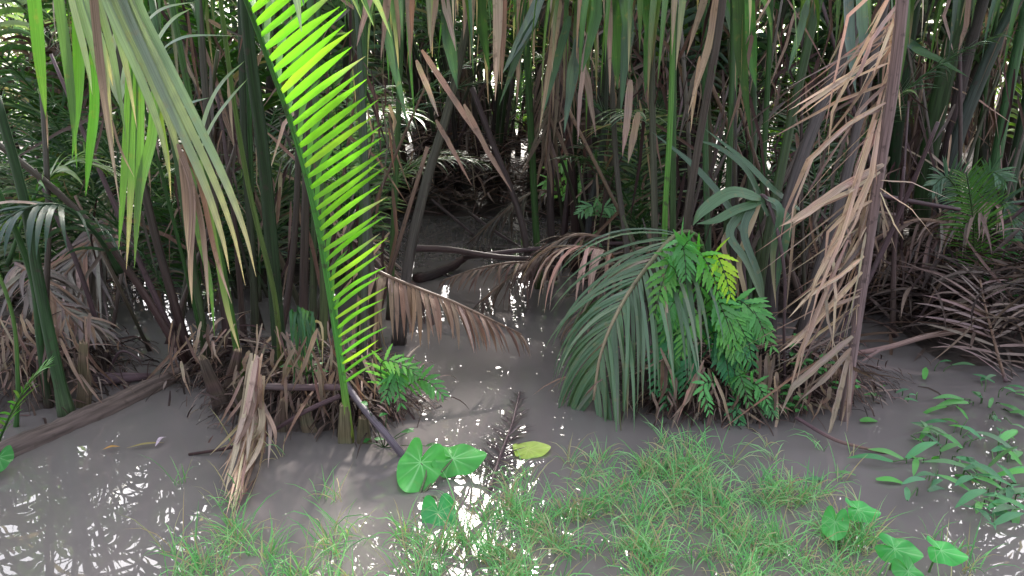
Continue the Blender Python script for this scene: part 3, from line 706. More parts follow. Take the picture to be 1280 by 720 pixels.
# middle creek-side palms with bare dark stalks
bx = gnd(690, 345)
PM = thing('nipa_palm', 'slender stalked nipa palm rising from the right side of the creek channel', 'palm', (bx.x, bx.y, 0))
for pts, r0, r1, c in [
 ([(674, 360, 6.6), (668, 250, 6.6), (662, 130, 6.6), (655, 0, 6.6), (650, -60, 6.6)], .03, .026, ((.06, .1, .03), (.04, .1, .025), MDG)),
 ([(690, 350, 6.8), (688, 240, 6.8), (692, 120, 6.8), (700, -20, 6.8)], .035, .028, (DKB, (.06, .045, .045), PUR)),
 ([(664, 350, 6.5), (650, 270, 6.6), (620, 190, 6.8), (590, 110, 7.0)], .03, .024, (DKB, (.08, .055, .05), PUR)),
 ([(730, 350, 6.6), (738, 260, 6.6), (752, 190, 6.6), (758, 100, 6.6), (760, -40, 6.6)], .028, .02, (DKB, (.05, .05, .06), (.06, .09, .05))),
 ([(745, 360, 6.4), (755, 270, 6.4), (768, 170, 6.4), (790, 40, 6.4)], .03, .024, (DKB, DKB, (.05, .07, .04))),
 ([(720, 340, 7.2), (716, 230, 7.2), (705, 120, 7.2), (690, -40, 7.2)], .04, .03, (DKB, DKB, PUR)),
 ([(800, 330, 7.2), (760, 180, 7.2), (700, 60, 7.2), (650, -40, 7.2)], .055, .05, (DKB, (.07, .06, .05), (.08, .07, .055)))]:
    add_stalk(PM, pts, r0, r1, c)
put_frond('dry', PM, (.1, .3, 0), 1.0, 0, 1, R); put_frond('tall', PM, (.3, .5, 0), .3, 0, 1, R); put_frond('dry', PM, (.4, .2, 0), 4.0, 0, 1, R)

# overhead fronds whose leaflets hang down into the view ----------------------
def overhead(parent, pts, n, L, W, pal, brown, seed, droop=6, kind=M_LEAF, ang=60, r=.02):
    rr = random.Random(seed); m1, m2, m3 = MB(), MB(), MB(); n = int(n * .72)
    P = crom([V(p) for p in pts], 6)
    frond(m1, m2, P, r, r * .5, .3, .99, n, L * 1.15, W, ang, droop * .7, pal=pal, scol=(DKB, MDG, MDG), brown=brown, rr=rr, seg=8, wav=.35, lift=0, jang=28, skip=.25, lj=.6)
    so = m1.build('frond_stalk', M_STALK, parent); m2.build('leaflets', kind, so)
def wp(px, py, Y): return tuple(at(px, py, Y))
HGP = [MDG, MDG, BLG, (.05, .13, .03), (.09, .19, .04)]
b0 = org(PC); bA = org(PA); bM = org(PM)
overhead(PM, [wp(720, 330, 7.4), wp(715, 60, 7.2), wp(690, -60, 6.8), wp(610, -110, 6.2), wp(520, -90, 5.6), wp(440, -40, 5.3)], 46, 1.0, .05, HGP, .3, 31)
overhead(PM, [wp(760, 330, 7.4), wp(755, 60, 7.2), wp(745, -70, 6.8), wp(700, -120, 6.2), wp(620, -110, 5.6), wp(560, -70, 5.3)], 40, .8, .05, DRYS, .1, 32, kind=M_DRY)
overhead(PC, [wp(840, 480, 4.8), wp(842, 100, 4.9), wp(842, -80, 5.0), wp(800, -130, 5.1), wp(730, -100, 5.2), wp(670, -50, 5.3)], 40, .9, .05, HGP, .3, 33)
overhead(PC, [wp(900, 480, 4.8), wp(915, 100, 4.9), wp(912, -80, 5.0), wp(880, -130, 4.8), wp(820, -110, 4.7), wp(770, -60, 4.6)], 36, .75, .045, HGP + [STRAW], .3, 34)
overhead(PC, [wp(940, 480, 5.0), wp(960, 100, 5.2), wp(970, -80, 5.2), wp(1010, -130, 5.2), wp(1080, -110, 5.2), wp(1150, -60, 5.2)], 36, .75, .045, HGP + [BLG], .3, 35)
overhead(PA, [wp(450, 480, 4.6), wp(455, 100, 4.8), wp(460, -80, 4.8), wp(490, -130, 4.8), wp(540, -120, 4.8), wp(600, -70, 4.8)], 34, .7, .045, HGP + [STRAW, PNK], .35, 36)
overhead(PR_, [wp(1150, 330, 7.2), wp(1190, 60, 7.2), wp(1210, -60, 7.0), wp(1180, -110, 6.5), wp(1110, -100, 6.0), wp(1040, -50, 5.6)], 40, .9, .045, HGP, .2, 37)
overhead(PR_, [wp(1200, 330, 7.2), wp(1240, 60, 7.2), wp(1260, -60, 7.0), wp(1290, -110, 6.5), wp(1330, -100, 6.0), wp(1380, -50, 5.6)], 36, .9, .045, HGP, .2, 38)
overhead(PA, [wp(320, 480, 4.9), wp(310, 100, 5.1), wp(300, -80, 5.2), wp(250, -130, 5.2), wp(170, -110, 5.2), wp(60, -40, 5.2)], 40, .8, .04, HGP, .15, 39)
overhead(PA, [wp(390, 480, 4.9), wp(395, 100, 5.1), wp(400, -80, 5.2), wp(370, -130, 5.4), wp(300, -110, 5.6), wp(220, -40, 5.8)], 40, .8, .035, HGP, .15, 40)

rr = random.Random(91)
BGN = (.06, .13, .08)
HB = [  # owner, points (px, py), width px, colour
 (PA, [(470, -60), (462, -5), (446, 58)], 8, PNK), (PA, [(486, -60), (484, 0), (476, 76)], 8, PNK), (PA, [(494, -60), (497, 0), (500, 62)], 8, S2), (PA, [(512, -50), (515, 0), (514, 68)], 6, BRN),
 (PA, [(548, -50), (545, 0), (538, 66)], 6, S2), (PM, [(548, -50), (556, 0), (570, 64)], 9, (.5, .37, .34)), (PM, [(584, -50), (583, 0), (579, 50)], 6, PNK), (PM, [(622, -60), (622, 20), (619, 126)], 10, S1), (PM, [(628, -60), (629, 20), (627, 112)], 8, BRN),
 (PM, [(652, -60), (650, 30), (646, 132)], 8, PNK), (PM, [(700, 0), (692, 50), (674, 165)], 9, S1), (PC, [(722, 60), (734, 100), (745, 172)], 8, PNK), (PC, [(788, 100), (784, 150), (778, 196)], 8, (.45, .33, .28)), (PC, [(798, 140), (792, 170), (785, 205)], 8, PNK),
 (PC, [(760, -60), (762, 20), (762, 118)], 7, S2), (PC, [(890, -50), (880, 0), (858, 70)], 9, S1), (PC, [(902, -40), (888, 50), (860, 142)], 9, S1), (PC, [(875, 70), (868, 120), (863, 166)], 4, STRAW), (PC, [(735, 40), (725, 120), (722, 180)], 5, PNK),
 (PM, [(480, 20), (490, 70), (510, 160)], 10, BGN), (PM, [(560, -40), (560, 40), (572, 112)], 15, BGN), (PM, [(726, 40), (716, 90), (705, 166)], 12, (.11, .17, .16)), (PM, [(712, 20), (698, 70), (676, 150)], 9, BGN), (PC, [(760, -60), (768, 30), (772, 112)], 16, MDG),
 (PC, [(775, -60), (785, 30), (776, 140)], 14, BGN), (PC, [(750, -60), (745, 20), (728, 90)], 12, (.07, .2, .06)), (PM, [(690, -40), (662, 28), (628, 92)], 13, (.13, .2, .17)), (PM, [(672, 20), (650, 60), (624, 132)], 8, BGN), (PM, [(600, -50), (602, 30), (612, 90)], 14, MDG),
 (PM, [(527, 62), (570, 128), (622, 205)], 7, PNK), (PM, [(520, 75), (535, 110), (548, 146)], 6, PNK), (PM, [(545, 150), (562, 180), (590, 232)], 5, (.26, .18, .15)), (PM, [(580, 130), (610, 190), (640, 240)], 6, (.28, .19, .16)), (PC, [(800, -60), (812, 40), (806, 120)], 12, (.07, .2, .06)),
 (PC, [(930, -60), (935, 40), (945, 110)], 16, (.06, .18, .05)), (PC, [(920, -60), (925, 60), (938, 170)], 12, MDG), (PC, [(1010, 0), (1000, 40), (985, 90)], 8, BGN), (PC, [(1060, -30), (1062, 50), (1070, 118)], 12, (.12, .2, .17)), (PC, [(1075, -40), (1078, 30), (1082, 80)], 12, (.13, .2, .18)),
 (PR_, [(1200, -40), (1180, 20), (1192, 66)], 5, PNK), (PR_, [(1215, -40), (1208, 30), (1196, 70)], 5, S2), (PR_, [(1090, 20), (1130, 50), (1200, 90)], 9, BGN), (PR_, [(1140, 60), (1170, 72), (1210, 96)], 8, MDG)]
for own, pts, w_, c in HB:
    Yb = {id(PA): 4.75, id(PM): 5.1, id(PC): 4.75, id(PR_): 6.3}[id(own)] + rr.uniform(-.15, .25); m1 = MB()
    kstrip(m1, [at(x_, y_, Yb) for x_, y_ in pts], w_ * Yb / F * 1.15, jit(c, .12, rr), V((rr.uniform(-.5, .5), -1, rr.uniform(0, .5))), jit(c, .2, rr), 5, .35, rr.uniform(-.5, .5), rr)
    m1.build('leaflet', M_DRY if c[0] > c[1] else M_LEAF, own)

# tangle of thin dead stalks and dry strips held in the clumps
rr = random.Random(123)
for own, px0, px1, Y0, Y1, n1, n2, nm_ in [(PA, 120, 330, 4.8, 5.6, 7, 60, 1), (PA, 330, 500, 4.7, 5.6, 7, 60, 2), (FARC[600], 480, 690, 10.2, 11.2, 14, 90, 3), (PM, 710, 850, 6.0, 7.8, 8, 80, 4), (PC, 800, 1000, 4.9, 6.2, 9, 90, 5), (PC, 960, 1130, 4.9, 6.2, 7, 80, 6), (PR_, 1060, 1290, 6.3, 7.4, 10, 110, 7)]:
    for i in range(n1):
        Yq = rr.uniform(Y0, Y1); x0 = rr.uniform(px0, px1); yb = 360 + F * math.tan(math.atan2(H, Yq) - PITCH) * 1.0; ln = rr.uniform(120, 420); le = rr.uniform(-.5, .5)
        so_, P_ = add_stalk(own, [(x0, yb + 6, Yq), (x0 + le * ln * .5 + rr.uniform(-8, 8), yb - ln * .5, Yq + rr.uniform(-.1, .1)), (x0 + le * ln, yb - ln, Yq + rr.uniform(-.2, .2))], rr.uniform(.012, .026) * (1.6 if Y0 > 9 else 1), rr.uniform(.006, .014) * (1.6 if Y0 > 9 else 1), (DKB, rr.choice([DKB, PUR, (.1, .07, .06), (.05, .05, .03)]), rr.choice([BRN, PUR, GRY, (.07, .09, .04)])))
        so_.name = 'dead_stalk'
    m1 = MB()
    for i in range(n2):
        Yq = rr.uniform(Y0, Y1); x0 = rr.uniform(px0, px1); y0 = rr.uniform(-20, 300); an = rad(rr.choice([rr.uniform(70, 110), rr.uniform(70, 110), rr.uniform(25, 155)])); L_ = rr.uniform(.2, .8); sg = rr.choice([-1, 1])
        p0 = at(x0, y0, Yq); d = V((math.cos(an), rr.uniform(-.25, .25), -math.sin(an))).normalized()
        if (p0 + d * L_).z < .02: continue
        kstrip(m1, [p0, p0 + d * L_ * .5 + V((rr.uniform(-.04, .04), 0, .02)), p0 + d * L_ + V((rr.uniform(-.08, .08), 0, -.03))], rr.uniform(.008, .028), jit(rr.choice([mulc(BRN, .6), mulc(PNK, .7), mulc(GRY, .6), S3, (.1, .065, .06), DKB, DKB, S1]), .3, rr), V((rr.uniform(-.6, .6), -1, rr.uniform(-.2, .6))), None, 4, .5, rr.uniform(-1, 1), rr)
    m1.build('dry_leaflets', M_DRY, own)
m1 = MB()
for pts, w_ in [([(872, 465, 4.0), (860, 490, 3.95), (846, 530, 3.92)], .018), ([(893, 470, 4.0), (905, 500, 3.92), (918, 545, 3.9)], .018), ([(888, 475, 4.0), (898, 500, 3.95), (903, 532, 3.92)], .014), ([(880, 450, 4.0), (860, 500, 3.95), (838, 524, 3.92)], .02), ([(968, 470, 3.95), (972, 520, 3.9), (966, 558, 3.88)], .016), ([(828, 330, 4.1), (834, 400, 4.0), (836, 450, 4.0)], .016),
               ([(930, 470, 4.0), (955, 480, 3.95), (985, 520, 3.9)], .018), ([(880, 470, 4.1), (876, 490, 4.0), (872, 525, 3.95)], .016)]:
    kstrip(m1, [at(*p) for p in pts], w_, jit(rr.choice([(.32, .22, .17), (.26, .17, .13), (.36, .27, .21)]), .15, rr), V((rr.uniform(-.5, .5), -1, .3)), None, 5, .5, rr.uniform(-.8, .8), rr)
m1.build('dry_leaflets', M_DRY, PC)

# skirts of dead leaflets hanging round the clump bases
for own, px0, px1, ya, yb, Yq, n_ in [(PA, 292, 478, 400, 500, 4.0, 120), (PC, 812, 1050, 430, 505, 4.12, 120), (PL, -10, 112, 390, 470, 4.3, 90), (PA, 215, 300, 400, 470, 4.5, 40)]:
    m1 = MB()
    for i in range(n_):
        x0, y0 = rr.uniform(px0, px1), rr.uniform(ya, yb); L_ = rr.uniform(.1, .38); p0 = at(x0, y0, Yq + rr.uniform(-.18, .25)); an = rr.gauss(0, .35)
        d = V((math.sin(an), rr.uniform(-.35, .1), -math.cos(an))); e_ = p0 + d * L_
        if e_.z < .01: e_.z = .01
        kstrip(m1, [p0, (p0 + e_) / 2 + V((rr.uniform(-.02, .02), -.03, .01)), e_], rr.uniform(.008, .024), jit(rr.choice([PNK, S1, S2, S3, BRN, (.16, .11, .09), (.1, .07, .06)]), .25, rr), V((rr.uniform(-.7, .7), -1, .2)), jit(BRN, .3, rr), 4, .5, rr.uniform(-1, 1), rr)
    m1.build('dry_leaflets', M_DRY, own)

# fine leaved thicket behind the left clump ----------------------------------
for i, (px, Y, lb) in enumerate([(210, 5.9, 'thin leaved young palm behind the left clump, nearest the backwater'), (300, 6.3, 'thin leaved young palm behind the slim yellow green stalk'),
        (120, 6.6, 'thin leaved young palm behind the pile of dead leaves'), (420, 6.6, 'thin leaved young palm behind the lime green comb frond'), (20, 6.0, 'thin leaved young palm at the left edge'),
        (1010, 6.6, 'thin leaved young palm behind the leaning straw coloured frond'), (800, 6.6, 'thin leaved young palm behind the drooping green frond')]):
    x = at(px, 300, Y).x; e = thing('young_palm', lb, 'young palm', (x, Y, max(-.02, hgt(x, Y)) - .03), 'thin leaved young palms'); rr = random.Random(50 + i)
    for q in range(9 if i < 5 else 5):
        put_frond('fine', e, (rr.uniform(-.2, .2), rr.uniform(-.1, .3), 0), rr.uniform(0, 6.28), rr.uniform(-.1, .1), rr.uniform(.7, 1.05), rr)

# ------------------------------------------------------------------ dead fronds on the water and banks
def dead(name, label, pts, r0, r1, s0, n, L, W, ang, droop, seed, up=UPV, pal=DRYS, cat='palm frond', sides=(-1, 1), scol=None, **kw):
    rr = random.Random(seed); P = crom([V(p) for p in pts], 6); m1, m2 = MB(), MB()
    e = thing(name, label, cat, tuple(P[0]))
    frond(m1, m2, P, r0, r1, s0, .99, n, L, W, ang, droop, up=up, pal=pal, scol=scol or (PUR, BRN, BRN), brown=.0, rr=rr, sides=sides, flare=.2, **kw)
    so = m1.build('frond_stalk', M_STALK, e); m2.build('leaflets', M_DRY, so); return e
dead('dead_frond', 'brown dead frond fanned over the water right of the lime green frond', [wp(452, 330, 4.9), wp(500, 352, 4.75), wp(560, 375, 4.65), wp(610, 398, 4.6), wp(652, 418, 4.6)], .016, .005, .02, 44, .42, .03, 55, 1.6, 61,
     pal=[(.25, .15, .13), (.3, .2, .17), PNK, BRN], sides=(1,), prof=lambda u: 1.15 - .75 * u, wav=.4, lift=-.1, jang=10)
dead('dead_frond', 'reddish brown dead frond lying behind the long bare stalk on the creek', [wp(700, 335, 6.1), wp(650, 328, 6.0), wp(600, 335, 5.9), wp(555, 350, 5.8)], .014, .005, .02, 26, .27, .02, 50, 1.2, 62,
     pal=[(.2, .125, .105), BRN], wav=.5, lift=0, jang=16)
dead('dead_frond', 'arching brown dead leaf fan left of the drooping green frond', [wp(775, 330, 5.2), wp(750, 312, 5.1), wp(720, 308, 5.0), wp(700, 312, 5.0)], .012, .005, .02, 16, .55, .024, 35, 2.6, 63,
     pal=[(.33, .2, .16), (.36, .25, .2)], wav=.15, lift=.2, jang=12)
dead('dead_frond', 'heap of fanned dead leaves sloping down at the left behind the backwater', [wp(150, 250, 6.1), wp(135, 275, 6.0), wp(110, 310, 5.8), wp(80, 345, 5.5)], .02, .01, .02, 46, .75, .034, 38, 1.1, 64,
     pal=[PNK, (.36, .27, .24), BRN, GRY], wav=.5, lift=.1, jang=22)
dead('dead_frond', 'grey brown dead frond hanging low beside the left edge clump', [wp(20, 330, 4.9), wp(45, 345, 4.8), wp(80, 385, 4.7), wp(118, 410, 4.6)], .014, .006, .02, 30, .4, .03, 50, 1.2, 65, pal=[PNK, GRY, BRN], wav=.5, jang=18)
dead('dead_frond', 'dead frond with stiff parted leaflets lying on the right bank', [tuple(gnd(1256, 482) + V((0, 0, .03))), wp(1249, 450, 4.7), wp(1240, 415, 4.85), wp(1232, 385, 5.0), wp(1225, 350, 5.2)], .011, .007, .02, 15, .46, .02, 76, .3, 66,
     up=V((0, -1, .5)), pal=[(.26, .19, .175), (.2, .145, .13), (.3, .23, .21)], wav=.3, lift=.05, jang=13)
for i, (px, py, Y, a, lb) in enumerate([(1120, 330, 6.3, 200, 'brown dead frond slumped below the thick green stalks'), (1190, 350, 5.9, 160, 'grey brown dead frond on the bank under the young green palm'), (1260, 330, 6.0, 190, 'dead frond slumped at the right edge of the bank'),
        (760, 330, 6.0, 190, 'reddish dead frond heaped on the right creek bank'), (820, 350, 5.6, 230, 'dead frond slumped behind the drooping green frond'), (700, 270, 8.2, 200, 'dead frond slumped beside the small sunlit fern'),
        (450, 290, 7.5, 200, 'dead frond slumped on the left side of the creek mouth'), (400, 360, 6.0, 330, 'dead frond slumped behind the front left clump')]):
    p = at(px, py - 60, Y); d = V((math.cos(rad(a)), math.sin(rad(a)) * .6, 0))
    z0 = max(.03, hgt(p.x, p.y) + .03)
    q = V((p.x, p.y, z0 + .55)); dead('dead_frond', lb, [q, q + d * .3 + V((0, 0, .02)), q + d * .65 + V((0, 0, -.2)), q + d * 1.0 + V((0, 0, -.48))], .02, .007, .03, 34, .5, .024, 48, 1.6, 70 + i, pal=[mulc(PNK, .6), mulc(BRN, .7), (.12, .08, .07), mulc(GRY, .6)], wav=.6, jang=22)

def pole(name, label, pts, r0, r1, cols, cat, mat=M_BARK, lump=.04, n=10, group=None):
    P = crom([V(p) for p in pts], 8); m = MB(); m.tube(P, rads(len(P), r0, r1), stalkcols(len(P), *cols), n, lump=lump)
    return tag(m.build(name, mat, None, tuple(P[0])), label, cat, group)
G = lambda px, py, z=.0: tuple(gnd(px, py, z))
pole('log', 'half sunken brown log lying from the left edge to the front left clump', [G(-40, 592, -.01), G(60, 548, -.015), G(130, 515, .0), G(190, 485, .01), G(250, 455, .02)], .085, .055, ((.08, .062, .058), (.10, .075, .07), (.12, .09, .08)), 'log', lump=.1)
pole('fallen_stalk', 'long smooth purple stalk lying across the creek channel', [wp(510, 310, 6.7), wp(560, 312, 6.6), wp(630, 322, 6.4), wp(705, 324, 6.3)], .032, .02, (PUR, (.14, .09, .09), DKB), 'palm stalk', M_STALK)
pole('fallen_stalk', 'dark thin stalk lying just above the long purple one across the creek', [wp(580, 322, 6.6), wp(660, 312, 6.5), wp(760, 305, 6.4), wp(860, 300, 6.3)], .022, .016, (DKB, PUR, PUR), 'palm stalk', M_STALK)
pole('driftwood', 'short black rough driftwood in the creek channel below the long stalk', [G(520, 350, .02), G(555, 338, .05), G(582, 322, .1)], .05, .035, (DKB, (.05, .04, .04), DKB), 'driftwood', lump=.25)
pole('fallen_stalk', 'smooth purple grey stalk slanting from the left clump down to the heart shaped leaves', [wp(428, 472, 3.9), wp(450, 505, 3.75), wp(480, 540, 3.6), tuple(gnd(507, 574, -.02))], .016, .02, ((.12, .09, .1), (.19, .15, .19), (.19, .15, .19)), 'palm stalk', M_STALK)
pole('branch', 'thin dark branch reaching from the left clump over open water', [wp(425, 495, 3.8), wp(380, 515, 3.75), wp(330, 545, 3.7), tuple(gnd(285, 560, .03)), tuple(gnd(236, 568, .005))], .014, .007, (PUR, PUR, DKB), 'branch')
pole('fallen_stalk', 'horizontal dead stalk wedged through the base of the front left clump', [wp(318, 482, 4.0), wp(360, 484, 3.9), wp(430, 484, 3.85)], .02, .018, (PUR, (.13, .1, .1), PUR), 'palm stalk')
pole('fallen_stalk', 'pinkish stalk propped on the water beside the right bank', [tuple(gnd(1066, 442, .03)), wp(1110, 434, 4.95), wp(1160, 420, 5.0), wp(1215, 412, 5.1)], .016, .02, ((.25, .15, .14), (.3, .19, .18), PNK), 'palm stalk')
pole('branch', 'thin dark branch lying in the water below the straw coloured frond', [wp(995, 522, 3.9), tuple(gnd(1040, 548, .04)), tuple(gnd(1080, 560, .02)), tuple(gnd(1120, 568, .0))], .011, .006, (PUR, PUR, BRN), 'branch')
pole('fallen_stalk', 'pale thin dead stalk in the water left of the short upright stub', [tuple(gnd(115, 508, .01)), tuple(gnd(150, 493, .01)), tuple(gnd(182, 482, .01))], .011, .008, (BRN, PNK, BRN), 'palm stalk')
pole('fallen_stalk', 'flat purplish dead sheath floating behind the log', [tuple(gnd(118, 474, .03)), tuple(gnd(155, 472, .04)), tuple(gnd(192, 470, .01))], .045, .02, (PUR, (.17, .12, .14), PUR), 'palm sheath')
for i, (pts, lb) in enumerate([([(585, 265, 9.2), (620, 290, 8.6), (655, 312, 8.2)], 'thin dead stalk slanting in the far creek, nearest its left side'), ([(540, 250, 9.5), (570, 275, 9.0), (592, 294, 8.7)], 'thin dead stalk dipping into the far end of the creek'),
        ([(1190, 310, 6.3), (1225, 285, 6.2), (1262, 262, 6.1), (1300, 232, 6.0)], 'purple grey dead stalk leaning out of the right edge, upper one'), ([(1235, 300, 6.0), (1255, 280, 5.9), (1300, 245, 5.8)], 'purple grey dead stalk leaning out of the right edge, lower one'),
        ([(1080, 240, 5.6), (1130, 250, 5.6), (1200, 262, 5.6)], 'dark horizontal dead stalk left of the young green palm'), ([(130, 480, 4.6), (150, 440, 4.6), (180, 452, 4.6)], 'small kinked dark twig beside the upright stub on the left')]):
    pole('dead_stalk', lb, [wp(*p) for p in pts], .02 if i != 5 else .01, .014 if i != 5 else .006, (DKB, PUR, PUR), 'palm stalk', M_STALK)

# hanging bundle of dead leaflets at the front left
m = MB(); rr = random.Random(8)
for i in range(46):
    x0, y0 = 322 + rr.uniform(-8, 8), rr.uniform(440, 520); x1 = 290 + rr.gauss(0, 9); y1 = rr.uniform(560, 655)
    Y0 = 3.72; g = gnd(x1, y1, .02); 
    strip(m, [at(x0, y0, Y0 + rr.uniform(-.05, .05)), at((x0 + x1) / 2 + 6 + rr.uniform(-8, 8), (y0 + y1) / 2, 3.55), g + V((0, 0, rr.uniform(0, .04)))], rr.uniform(.014, .034), jit(rr.choice([PNK, STRAW, S1, (.4, .28, .2), (.22, .14, .12)]), .2, rr), V((rr.uniform(-.8, .8), -1, .5)), None, 5, .4, twist=rr.uniform(-1, 1))
for i, (x1, y1) in enumerate([(335, 585), (345, 560), (300, 590), (272, 625)]):
    strip(m, [at(328, 500 + 5 * i, 3.7), at((328 + x1) / 2 + 6, 535, 3.6), gnd(x1, y1, .02)], .02, jit(PNK, .2, rr), V((rr.uniform(-.8, .8), -1, .5)), None, 5, .3)
o = tag(m.build('dead_leaf_bundle', M_DRY, None, tuple(gnd(300, 600))), 'pinkish tan bundle of dead leaflets hanging from the left clump into the water', 'dead leaves')

# sunken frond
rr = random.Random(9); m1, m2 = MB(), MB()
P = crom([gnd(612, 612, .012), gnd(625, 570, .014), gnd(640, 530, .014), gnd(650, 490, .01)], 6)
frond(m1, m2, P, .008, .005, .02, .98, 40, .16, .008, 45, 0, pal=[(.13, .09, .1), (.1, .07, .075), (.2, .15, .16)], scol=(PUR, PUR, PUR), brown=0, rr=rr, seg=4, lift=0, flare=0, jang=20, fold=.1)
e = thing('sunken_frond', 'dark purplish skeleton of a frond floating in the glints beside the yellow leaf', 'palm frond', tuple(P[0]))
so = m1.build('frond_stalk', M_STALK, e); m2.build('leaflets', M_DRY, so)

# ------------------------------------------------------------------ heart shaped leaves
def heart(mb, c, nrm, tipdir, L, W, col, vein, cup=.16, notch=.28, seedling=0):
    nrm = V(nrm).normalized(); t = V(tipdir); t = (t - nrm * t.dot(nrm)).normalized(); x = t.cross(nrm)
    c = V(c); NA = 64; NR = 8; rows, cols = [], []
    TB = [(0, .93), (8, .9), (18, .84), (32, .77), (50, .71), (75, .63), (100, .63), (125, .67), (145, .70), (158, .62), (168, .42), (175, .2), (180, .08)]
    def outl(a):   # a from the tip = 0 .. pi at the notch
        a = abs(math.degrees(a))
        for (a0, r0), (a1, r1) in zip(TB, TB[1:]):
            if a <= a1 + 1e-6: r = r0 + (r1 - r0) * (a - a0) / (a1 - a0); return r if notch < .5 or a < 120 else max(r, .6)
        return TB[-1][1]
    for j in range(NR + 1):
        q = j / NR; rw, cw = [], []
        for i in range(NA + 1):
            a = -math.pi + 2 * math.pi * i / NA; r = outl(a) * q
            u, v = r * math.cos(a) * L / 1.5, r * math.sin(a) * W / 1.28
            z = cup * L * (q * q * .6) * math.cos(2 * a) + cup * L * .35 * q * math.sin(a * 5 + 1) * q
            rw.append(c + t * u + x * v + nrm * z)
            vd = min(abs(a - k) for k in (0, .62, -.62, 1.25, -1.25, 1.95, -1.95, 2.6, -2.6))
            vv = max(0, 1 - vd / (.035 / max(q, .08))) if q > .01 else 1
            cw.append(lerpc(col, vein, min(1, vv) * .7 * (1 - .5 * q)))
        rows.append(rw); cols.append(cw)
    mb.grid(rows, cols)
TG = (.06, .31, .06); TV = (.3, .6, .28)
base = gnd(522, 625, -.02)
T1 = thing('taro_plant', 'taro with two big heart shaped leaves by the purple stalk and a smaller leaf below', 'taro plant', tuple(base))
for px, py, Y, L, W, tip, nr, c in [(526, 578, 3.35, .27, .225, (-.35, -1, -.2), (-.12, -.62, .8), TG), (566, 573, 3.4, .26, .18, (1, .06, .02), (.1, -.45, .8), TG), (548, 640, 3.0, .19, .155, (.15, -1, -.3), (0, -.65, .75), (.05, .32, .1))]:
    m = MB(); c0 = at(px, py, Y)
    heart(m, c0, nr, tip, L, W, c, TV)
    lf = m.build('leaf', M_SOFT, T1)
    m = MB(); P = crom([base, base.lerp(c0, .5) + V((.03, .04, .02)), c0 - V((0, 0, .004))], 6); m.tube(P, rads(len(P), .007, .004), [(.1, .13, .06)] * len(P), 6); m.build('leaf_stem', M_STALK, T1)
for i, (px, py, L, tip, base_, lb) in enumerate([(1044, 652, .13, (-.5, -1, -.1), (1050, 690), 'small taro with one upright heart leaf facing left, near the right grass edge'), (1072, 637, .13, (1, -.2, .1), (1062, 690), 'small taro with one heart leaf tilted up to the right, behind the left facing one'),
        (1118, 686, .14, (.9, -.6, -.1), (1112, 715), 'small taro with a broad flat leaf at the bottom right'), (1176, 688, .13, (1, -.4, 0), (1160, 718), 'small taro with a narrow leaf, rightmost along the bottom edge'), (1135, 714, .12, (.3, -1, 0), (1132, 728), 'small taro cut off by the bottom edge')]):
    b = gnd(*base_, -.01); c0 = gnd(px, py, .12); m = MB()
    e = thing('taro_plant', lb, 'taro plant', tuple(b), 'small taros at the lower right')
    heart(m, c0, (R.uniform(-.3, .3), -.5, .85), tip, L * 1.15, L * .8, jit((.06, .38, .08), .1), TV); m.build('leaf', M_SOFT, e)
    m = MB(); P = crom([b, b.lerp(c0, .5) + V((.01, .02, 0)), c0 - V((0, 0, .003))], 5); m.tube(P, rads(len(P), .005, .003), [(.1, .2, .06)] * len(P), 6); m.build('leaf_stem', M_STALK, e)
b = gnd(0, 590, 0); c0 = gnd(-2, 572, .08); e = thing('taro_plant', 'single green taro leaf cut off by the left edge below the log', 'taro plant', tuple(b)); m = MB(); heart(m, c0, (.2, -.5, .85), (.2, -1, 0), .16, .12, (.04, .26, .05), TV); m.build('leaf', M_SOFT, e)
m = MB(); m.tube(crom([b - V((0, 0, .02)), c0], 4), [.005] * 5, [MDG] * 5, 6); m.build('leaf_stem', M_STALK, e)
m = MB(); heart(m, gnd(660, 562, .015), (0, -.12, 1), (1, .15, 0), .19, .15, (.3, .42, .06), (.45, .5, .15), .03, .9)
tag(m.build('floating_leaf', M_SOFT, None, tuple(gnd(660, 562))), 'yellow green leaf floating alone on the water beside the sunken frond', 'leaf')
m = MB(); strip(m, [gnd(228, 495 + 52, .01), gnd(236, 549, .05), gnd(246, 545, .03)], .03, (.5, .42, .5)); 
for i, (a, b, c, lb) in enumerate([((128, 562), (150, 558), (.4, .22, .06), 'small orange leaf floating left of the others beside the log'), ((158, 560), (205, 553), (.3, .25, .1), 'olive strip of leaf floating beside the log'), ((194, 558), (208, 546), (.55, .45, .55), 'pale lilac curled leaf floating beside the log'), ((240 - 126, 508), (252 - 126, 505), (.45, .22, .04), 'orange leaf floating behind the log')]):
    m = MB(); p, q = gnd(*a, .012), gnd(*b, .014); strip(m, [p, (p + q) / 2 + V((0, 0, .01 + .01 * (i == 2))), q], .022, c, V((0, 0, 1)), shape=lambda s: max(.05, math.sin(math.pi * s)))
    tag(m.build('floating_leaf', M_DRY, None, tuple(p)), lb, 'leaf')

